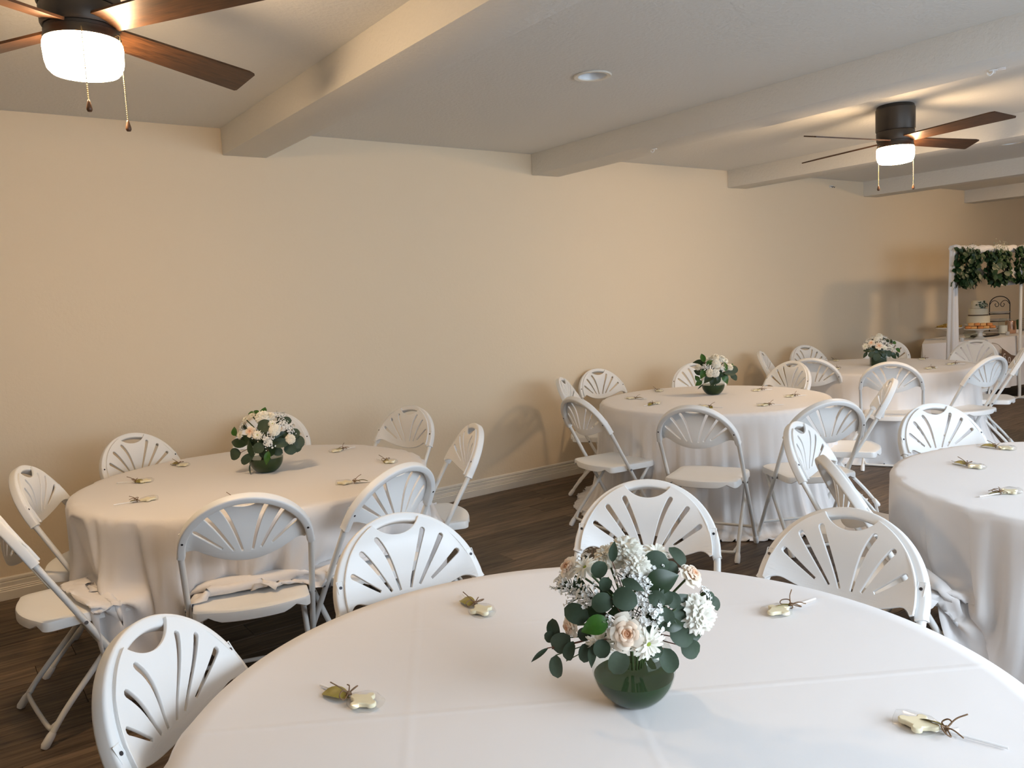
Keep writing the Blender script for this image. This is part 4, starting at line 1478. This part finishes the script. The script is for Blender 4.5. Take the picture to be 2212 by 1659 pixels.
skirt_cloth(polyB, ZD + .002, .16, .012, .34, 'white cloth of dessert table with a word banner across its front', M['cloth_b'])

# draped display frame
YP = min(p1.y, p2.y) + .02
lp = at_y(2058, 640, YP - .10)
ztop = at_y(2058, 531, YP - .10).z
xl, yp = lp.x, YP - .10
xr = at_y(2214, 640, yp - .1).x
yb = 4.98
t = thing('display_frame', 'white draped stall frame standing round the dessert table', 'frame', (xl, yp, 0))
M['pvc'] = simple('white_pole', (.82, .82, .80), .35)
xr = at_y(2205, 640, yp).x
W2 = xr - xl
for nm, a, b in (('post', (0, 0, .004), (0, 0, ztop - .03)), ('post', (W2, 0, .004), (W2, 0, ztop - .03)), ('crossbar', (-.06, 0, ztop - .03), (W2 + .5, 0, ztop - .03))):
    bm = bmesh.new(); tube(bm, [a, b], .018, 10)
    obj(nm, bm, M['pvc'], t, 60)
for x_ in (0, W2):
    bm = bmesh.new()
    tube(bm, [(x_, -.22, .012), (x_, .22, .012)], .012, 8)
    tube(bm, [(x_ - .16, 0, .013), (x_ + .16, 0, .013)], .012, 8)
    obj('foot', bm, M['pvc'], t, 60)
def post_drape(x, w0, w1, z1, z0):
    bm = bmesh.new()
    rows = []
    for i in range(24):
        f = i / 23
        w = w0 + (w1 - w0) * f
        z = z1 + (z0 - z1) * f
        rows.append([bm.verts.new((x + w * math.cos(a) * (1 + .16 * math.sin(5 * a + f * 2)), -.0 + (w * .75) * math.sin(a) * (1 + .16 * math.sin(5 * a + f * 2)), z)) for a in [2 * PI * k / 40 for k in range(40)]])
    for a, b in zip(rows, rows[1:]):
        for k in range(40):
            j = (k + 1) % 40
            bm.faces.new((a[k], a[j], b[j], b[k]))
    bm.faces.new(rows[0])
    return bm
obj('post_drape', post_drape(0, .042, .085, ztop, .03), M['drape'], t, 180)
bm = bmesh.new()                                        # cloth wound along the top bar
tube(bm, [(x, 0, ztop - .035 + .006 * math.sin(x * 19)) for x in [(W2 + .5) * k / 40 for k in range(41)]], [.040 + .006 * math.sin(k * 1.7) for k in range(41)], 14)
obj('bar_drape', bm, M['drape'], t, 180)
def ribbon(top, bot, dy):
    a = smooth_path([at_y(*q, yp + dy) - t.location for q in top], 5)
    b = smooth_path([at_y(*q, yp + dy) - t.location for q in bot], 5)
    bm = bmesh.new()
    rows = []
    for k in range(5):
        f = k / 4
        rows.append([bm.verts.new(p + (q - p) * f + Vector((0, .012 * math.sin(k * 2.1 + i * .3), 0))) for i, (p, q) in enumerate(zip(a, b))])
    for u, w in zip(rows, rows[1:]):
        for i in range(len(u) - 1):
            bm.faces.new((u[i], u[i + 1], w[i + 1], w[i]))
    return bm
obj('swag', ribbon([(2118, 540), (2123, 580), (2150, 597), (2185, 601), (2240, 580)], [(2104, 540), (2112, 588), (2142, 611), (2185, 616), (2240, 604)], .05), M['drape'], t, 180)
obj('swag', ribbon([(2186, 540), (2183, 565), (2196, 585), (2225, 598)], [(2172, 540), (2170, 572), (2188, 598), (2225, 612)], .07), M['drape'], t, 180)

# greenery shapes hung under the bar
M['gleaf'] = simple('deep_green_leaf', (.018, .052, .014), .45, var=.4)
M['breath'] = simple('pale_tiny_blooms', (.50, .52, .38), .8)
SHAPES = {
 'a': [((0, 1), (0, 0)), ((0, 1), (.8, .95)), ((.8, .95), (.9, .72)), ((.9, .72), (.3, .54)), ((.3, .54), (.95, .38)), ((.95, .38), (.9, .08)), ((.9, .08), (0, 0)), ((.3, .75), (.6, .75)), ((.3, .25), (.6, .25))],
 'b': [((.05, 0), (.1, .9)), ((.1, .9), (.5, 1.05)), ((.5, 1.05), (.9, .9)), ((.9, .9), (.95, .3)), ((.95, .3), (.9, 0)), ((.1, .42), (.9, .42)), ((.15, .2), (.8, .15)), ((.1, .75), (.3, .9)), ((.7, .75), (.9, .9))],
 'c': [((0, 0), (.05, 1)), ((.05, 1), (.6, 1.02)), ((.6, 1.02), (.9, .75)), ((.9, .75), (.4, .55)), ((.4, .55), (.95, .3)), ((.95, .3), (.6, .02)), ((.6, .02), (0, 0)), ((.3, .3), (.6, .2))]}
def greenery(key, px0, px1, py0, py1, label, seed):
    a, b = at_y(px0, py1, yp - .05), at_y(px1, py0, yp - .05)
    t = thing('hanging_greenery', label, 'greenery', (a.x, yp - .05, a.z), 0, 'leafy shapes hung from the white bar')
    rg = random.Random(seed)
    w, h = b.x - a.x, b.z - a.z
    bm = bmesh.new()
    fr = bmesh.new()
    for (x0, z0), (x1, z1) in SHAPES[key]:
        tube(fr, [(x0 * w, 0, z0 * h), (x1 * w, 0, z1 * h)], .008, 5)
        n = int(math.hypot((x1 - x0) * w, (z1 - z0) * h) / .0062) + 8
        for i in range(n):
            f = rg.random()
            p = Vector(((x0 + (x1 - x0) * f) * w + rg.gauss(0, .016), rg.gauss(-.015, .020), (z0 + (z1 - z0) * f) * h + rg.gauss(0, .014)))
            m = basis(p, (rg.uniform(-.8, .8), -1, rg.uniform(-.5, .9)), (rg.uniform(-1, 1), rg.uniform(-.4, .4), rg.uniform(-1, .6)))
            L = rg.uniform(.05, .085)
            v = [bm.verts.new(m @ Vector(q)) for q in ((0, 0, 0), (L * .25, L * .33, .004), (L * .65, L * .38, .004), (L, 0, 0), (L * .65, -L * .38, .004), (L * .25, -L * .33, .004), (L * .45, 0, -.004))]
            for e in range(6):
                bm.faces.new((v[e], v[6], v[(e + 1) % 6]))
    obj('wire_form', fr, M['bronze'], t, 60)
    o = obj('foliage', bm, M['gleaf'], t, 180); o['kind'] = 'stuff'
    bm = bmesh.new()
    for i in range(110):
        p = Vector((w * rg.uniform(.25, .85), rg.gauss(-.03, .015), rg.gauss(.03, .035)))
        bmesh.ops.create_icosphere(bm, subdivisions=1, radius=rg.uniform(.003, .0055), matrix=Matrix.Translation(p))
    o = obj('tiny_blooms', bm, M['breath'], t, 180); o['kind'] = 'stuff'
greenery('a', 2069, 2112, 610, 546, 'left hanging shape of dark leaves, next to the draped post', 2)
greenery('b', 2131, 2176, 605, 541, 'middle hanging shape of dark leaves with a small gap in it', 5)
greenery('c', 2196, 2240, 600, 540, 'hanging shape of dark leaves cut by the right picture edge', 9)

# things on the dessert tables
M['icing'] = simple('cream_icing', (.80, .74, .58), .55, bump=(120, .2, .002))
M['ribbon'] = simple('brown_ribbon', (.12, .075, .045), .6)
M['china'] = simple('white_china', (.82, .80, .76), .25)
M['black_iron'] = simple('black_iron', (.02, .014, .012), .5, .5)
M['copper'] = simple('rose_copper', (.75, .50, .38), .18, .95)
M['silver'] = simple('silver_tray', (.55, .52, .46), .2, .9)
M['bread'] = simple('orange_brown_pastry', (.52, .20, .05), .6, var=.5)
M['bread2'] = simple('golden_pastry', (.62, .34, .12), .6, var=.4)
M['chips'] = simple('yellow_chips', (.62, .40, .10), .6, var=.3)
ZC = ZD + .005
YA = p2.y
def spot(px, Y):
    """Point on the dessert cloth seen at picture column px, at depth Y."""
    a = at_y(px, 700, Y)
    for _ in range(4):
        u = at_y(px + (ZC - a.z) * 0, 700, Y); a = u
    return (a.x, Y, ZC)

x, y, z = spot(2113, YA + .42)
t = thing('cake_stand', 'white stand under the three-tier cake', 'cake stand', (x, y, z))
bm = bmesh.new(); lathe(bm, [(.09, 0), (.085, .008), (.03, .03), (.022, .10), (.04, .125), (.15, .135), (.152, .145), (0, .143)], 32)
obj('pedestal', bm, M['china'], t, 50)
zb = z + .144
t = thing('tiered_cake', 'three-tier cream cake with leaf and bloom topping and brown ribbon', 'cake', (x, y, zb))
for nm, r, z0, z1 in (('bottom_tier', .128, 0, .10), ('middle_tier', .108, .101, .190), ('top_tier', .080, .191, .285)):
    bm = bmesh.new(); lathe(bm, [(0, z0), (r, z0), (r, z1 - .008), (r - .008, z1), (0, z1)], 40, cap=False)
    obj(nm, bm, M['icing'], t, 40)
bm = bmesh.new(); lathe(bm, [(.108, .101), (.1105, .101), (.1105, .114), (.108, .114)], 40, cap=False)
obj('ribbon', bm, M['ribbon'], t, 40)
bm = bmesh.new()
rg = random.Random(4)
for i in range(26):
    a = R_(-115) + rg.gauss(0, .55)
    p = Vector((.088 * math.cos(a), .088 * math.sin(a), .205 + rg.uniform(-.01, .055)))
    m = basis(p, (math.cos(a), math.sin(a), rg.uniform(-.2, .8)), (rg.uniform(-1, 1), rg.uniform(-1, 1), rg.uniform(-.5, 1)))
    L = rg.uniform(.03, .05)
    v = [bm.verts.new(m @ Vector(q)) for q in ((0, 0, 0), (L * .5, L * .33, .004), (L, 0, 0), (L * .5, -L * .33, .004))]
    bm.faces.new(v)
obj('leaf_garnish', bm, M['gleaf'], t, 180)
bm = bmesh.new()
for i in range(40):
    a = R_(-118) + rg.gauss(0, .25)
    bmesh.ops.create_icosphere(bm, subdivisions=1, radius=.006, matrix=Matrix.Translation((.092 * math.cos(a), .092 * math.sin(a), .212 + rg.uniform(0, .035))))
obj('bloom_garnish', bm, M['breath'], t, 180)

x, y, z = spot(2117, YA + .13)
t = thing('pedestal_plate', 'white pedestal plate piled with pastries in front of the cake', 'cake stand', (x, y, z))
bm = bmesh.new(); lathe(bm, [(.075, 0), (.07, .006), (.03, .03), (.024, .07), (.05, .098), (.165, .112), (.17, .122), (.16, .118), (0, .112)], 36)
obj('pedestal', bm, M['china'], t, 50)
M_b = [M['bread'], M['bread2']]
k = 0
ORD = {5: ('leftmost', 'second from left', 'middle', 'second from right', 'rightmost'), 4: ('leftmost', 'second from left', 'second from right', 'rightmost')}
for layer, (nx, zz0) in enumerate(((5, .120), (4, .153))):
    for i in range(nx):
        bm = bmesh.new()
        box(bm, -.0295, .0295, -.050, .050, 0, .031, .007)
        for v in bm.verts:
            v.co.z += .003 * math.sin(v.co.x * 120 + k)
        o = obj('pastry', bm, M_b[k % 2], None, 60)
        o.location = (x + (i - (nx - 1) / 2) * .062 * .5, y - (i - (nx - 1) / 2) * .062 * .866, z + zz0)
        o.rotation_euler = (0, 0, R_(-60) + rg.uniform(-.1, .1))
        tag(o, '%s orange-brown pastry in the %s layer on the white pedestal plate' % (ORD[nx][i], ('lower', 'upper')[layer]), 'pastry', 'pastries on the pedestal plate')
        k += 1

x, y, z = spot(2050, YA + .42)
t = thing('chip_platter', 'low footed platter of yellow chips behind the draped post', 'platter', (x, y, z))
bm = bmesh.new(); lathe(bm, [(.07, 0), (.03, .02), (.025, .10), (.06, .115), (.145, .135), (.150, .145), (.14, .140), (0, .128)], 32)
obj('pedestal', bm, M['china'], t, 50)
bm = bmesh.new()
for i in range(70):
    r = .125 * math.sqrt(rg.random()); a = rg.uniform(0, 2 * PI)
    m = basis((r * math.cos(a), r * math.sin(a), .14 + .035 * (1 - r / .13) + rg.uniform(0, .012)), (rg.uniform(-1, 1), rg.uniform(-1, 1), 1.2))
    v = [bm.verts.new(m @ Vector((.026 * math.cos(q), .026 * math.sin(q), 0))) for q in (0, 2.1, 4.2)]
    w = [bm.verts.new(m @ Vector((.026 * math.cos(q), .026 * math.sin(q), .003))) for q in (0, 2.1, 4.2)]
    bm.faces.new(v); bm.faces.new(w)
    for q in range(3):
        bm.faces.new((v[q], v[(q + 1) % 3], w[(q + 1) % 3], w[q]))
o = obj('chips', bm, M['chips'], t, 40); o['kind'] = 'stuff'

x, y, z = spot(2128, YA + .27)
t = thing('serving_tray', 'wide oval tray with black rim under the glassware', 'tray', (x, y, z))
bm = bmesh.new(); lathe(bm, [(0, .004), (.24, .004), (.262, .016), (.268, .016), (.245, 0), (0, 0)], 40, cap=False)
o = obj('tray_plate', bm, M['silver'], t, 50); o.scale = (1, .42, 1)
bm = bmesh.new(); tube(bm, [(.268 * math.cos(a), .268 * .42 * math.sin(a), .010) for a in [2 * PI * k / 40 for k in range(41)]], .008, 6)
obj('rim', bm, M['black_iron'], t, 60)

# black iron plate rack
x, y, z = spot(2159, YA + .50)
t = thing('plate_rack', 'black iron rack with arched scroll top holding white plates', 'plate rack', (x, y, z), R_(-60))
hw = .115
zt = at_y(2159, 640, y).z - z
zs = zt - hw * .95
bm = bmesh.new()
tube(bm, [(-hw, 0, 0), (-hw, 0, zs)] + [(-hw * math.cos(a), 0, zs + hw * .95 * math.sin(a)) for a in [PI * k / 16 for k in range(1, 16)]] + [(hw, 0, zs), (hw, 0, 0)], .0055, 8)
obj('arch_frame', bm, M['black_iron'], t, 60)
for s in (-1, 1):
    bm = bmesh.new()
    pts = [(s * hw, 0, zs), (s * hw * .72, 0, zs + hw * .40), (s * hw * .38, 0, zs + hw * .44), (s * hw * .10, 0, zs + hw * .12), (s * hw * .14, 0, zs - hw * .16), (s * hw * .34, 0, zs - hw * .22), (s * hw * .46, 0, zs + hw * .02), (s * hw * .36, 0, zs + hw * .14)]
    tube(bm, smooth_path(pts, 5), .004, 7)
    obj('scroll', bm, M['black_iron'], t, 60)
for py in (678, 694, 709):
    zz1 = at_y(2159, py, y).z - z
    bm = bmesh.new(); box(bm, -hw, hw, -.012, .012, zz1 - .006, zz1 + .004, .002)
    obj('shelf_bar', bm, M['black_iron'], t, 40)
    pl = thing('plate', 'white scalloped plate on the %s bar of the iron rack' % {678: 'upper', 694: 'middle', 709: 'lower'}[py], 'plate', (x, y, z + zz1 + .005), 0, 'plates on the iron rack')
    bm = bmesh.new(); lathe(bm, [(.07, 0), (.075, .004), (.128, .018), (.134, .024), (.126, .020), (.07, .008), (0, .007)], 32)
    o = obj('dish', bm, M['china'], pl, 50)
for sx, py, side in ((-.055, 694, 'left'), (.02, 694, 'right')):
    zz1 = at_y(2159, py, y).z
    t = thing('succulent', '%s dark green rosette plant on the middle plate of the iron rack' % side, 'plant', (x + sx * .5 - .02, y - sx * .866 - .02, zz1 + .013), 0, 'succulents on the iron rack')
    bm = bmesh.new()
    for i in range(14):
        a = i * 2.4
        m = basis((0, 0, .01), (math.cos(a) * .4, math.sin(a) * .4, 1), (math.cos(a), math.sin(a), .5 + .09 * i))
        L = .045
        v = [bm.verts.new(m @ Vector(q)) for q in ((0, 0, 0), (L * .6, L * .28, .004), (L, 0, .006), (L * .6, -L * .28, .004))]
        bm.faces.new(v)
    obj('rosette', bm, M['gleaf'], t, 180)

x, y, z = spot(2169, YA + .24)
t = thing('glass_jar', 'clear glass jar of milk-white liquid beside the copper canister', 'jar', (x - .03, y, z + .006))
bm = bmesh.new(); lathe(bm, [(0, 0), (.052, 0), (.055, .01), (.055, .15), (.04, .175), (.042, .19)], 28, cap=False)
obj('glass', bm, M['glass'], t, 50)
bm = bmesh.new(); lathe(bm, [(0, .004), (.050, .004), (.050, .10), (0, .10)], 28, cap=False)
obj('contents', bm, M['china'], t, 50)
t = thing('copper_canister', 'shiny copper canister on the dessert table', 'canister', spot(2183, YA + .2))
bm = bmesh.new(); lathe(bm, [(0, 0), (.058, 0), (.060, .006), (.060, .150), (.057, .153), (.057, .02), (0, .02)], 32, cap=False)
obj('body', bm, M['copper'], t, 40)
bm = bmesh.new(); tube(bm, [(.060 * math.cos(a), .060 * math.sin(a), .152) for a in [2 * PI * k / 24 for k in range(25)]], .003, 6)
obj('rim', bm, M['copper'], t, 60)
for px_, dy, lab in ((2177, .10, 'small white candle cup in front of the copper canister'), (2197, .16, 'small white candle cup right of the copper canister'), (2078, .12, 'small white candle cup beside the draped post')):
    t = thing('candle_cup', lab, 'candle', spot(px_, YA + dy), 0, 'white candle cups')
    bm = bmesh.new(); lathe(bm, [(0, 0), (.018, 0), (.021, .004), (.022, .042), (.019, .042), (.018, .03), (0, .03)], 20, cap=False)
    obj('cup', bm, M['china'], t, 50)
    bm = bmesh.new(); tube(bm, [(0, 0, .03), (.001, 0, .040)], .0012, 5)
    obj('wick', bm, M['black_iron'], t, 60)
t = thing('glass_dish', 'low clear glass dish catching the light on the tray', 'dish', (lambda q: (q[0], q[1], q[2] + .006))(spot(2098, YA + .26)))
bm = bmesh.new(); lathe(bm, [(0, 0), (.06, 0), (.085, .035), (.088, .05), (.083, .05), (.058, .006), (0, .006)], 28, cap=False)
obj('bowl', bm, M['glass'], t, 50)
bm = bmesh.new(); lathe(bm, [(0, .05), (.088, .051), (.07, .075), (.01, .088), (.012, .100), (0, .102)], 28, cap=False)
obj('lid', bm, M['glass'], t, 50)
x, y, z = spot(2206, YA + .3)
t = thing('card_easel', 'dark tilted card stand with wire bars at the right picture edge', 'stand', (x, y, z), R_(-10))
bm = bmesh.new(); box(bm, -.07, -.02, -.006, .006, .01, .16, .002); bmesh.ops.rotate(bm, verts=bm.verts[:], cent=(0, 0, 0), matrix=Matrix.Rotation(R_(-14), 3, 'Y'))
obj('card', bm, M['gleaf'], t, 40)
for i in range(6):
    bm = bmesh.new(); tube(bm, [(-.03, .01, .03 + i * .024), (.10, .01, .03 + i * .024)], .003, 6)
    obj('wire_bar', bm, M['steel'], t, 60)
bm = bmesh.new(); box(bm, -.05, .10, -.03, .05, 0, .012, .002)
obj('base', bm, M['steel'], t, 40)

# pennant banner on the cloth front
M['kraft'] = simple('brown_burlap', (.17, .105, .07), .9, bump=(500, .5, .001))
M['letter'] = simple('white_letter', (.80, .76, .72), .7)
M['cord'] = simple('jute_cord', (.22, .17, .13), .8)
nrmB = Vector((dirb.y, -dirb.x))
def on_front(px, py):
    """Point just in front of the dessert cloth's front face."""
    o2 = vb + nrmB * .048
    d = CR * ((px - FW / 2) / FPX) - CU * ((py - FH / 2) / FPX) + CF
    s = ((o2 - Vector((CAM.x, CAM.y))).dot(nrmB)) / Vector((d.x, d.y)).dot(nrmB)
    return CAM + d * s
t = thing('pennant_banner', 'brown burlap pennant banner spelling GOD on the dessert cloth front', 'banner', tuple(on_front(2143, 741)))
org = t.location.copy()
top = [(2143, 741), (2150, 742), (2157, 745), (2164, 752), (2174, 759), (2185, 767), (2197, 769), (2208, 769), (2222, 765), (2236, 757)]
bm = bmesh.new(); tube(bm, smooth_path([on_front(*q) - org for q in top], 3), .003, 6)
obj('cord', bm, M['cord'], t, 60)
for i, ch in enumerate('GOD'):
    a, b = on_front(*top[3 + i]) - org, on_front(*top[4 + i]) - org
    mid = (a + b) / 2
    w = b - a
    hgt = .165
    bm = bmesh.new()
    off = Vector((nrmB.x, nrmB.y, 0)) * .003
    loop = [a, b, b + Vector((0, 0, -hgt * .62)), mid + Vector((0, 0, -hgt)), a + Vector((0, 0, -hgt * .62))]
    f0 = [bm.verts.new(p) for p in loop]; f1 = [bm.verts.new(p + off) for p in loop]
    bm.faces.new(f0); bm.faces.new(f1)
    for k in range(5):
        bm.faces.new((f0[k], f0[(k + 1) % 5], f1[(k + 1) % 5], f1[k]))
    pn = obj('pennant', bm, M['kraft'], t, 40)
    cu = bpy.data.curves.new('letter', 'FONT')
    cu.body = ch; cu.size = .105; cu.extrude = .0012; cu.align_x = 'CENTER'
    fo = bpy.data.objects.new('letter', cu); C.objects.link(fo)
    me = bpy.data.meshes.new_from_object(fo.evaluated_get(bpy.context.evaluated_depsgraph_get()))
    bpy.data.objects.remove(fo)
    me.materials.clear(); me.materials.append(M['letter'])
    lo = bpy.data.objects.new('letter', me); C.objects.link(lo)
    lo.parent = pn
    xa = Vector((dirb.x, dirb.y, 0))
    mm = Matrix((xa, Vector((0, 0, 1)), Vector((nrmB.x, nrmB.y, 0)))).transposed().to_4x4()
    mm.translation = mid + Vector((0, 0, -hgt * .70)) + off * 1.6
    lo.matrix_local = mm @ Matrix.Diagonal((.8, 1, 1, 1))
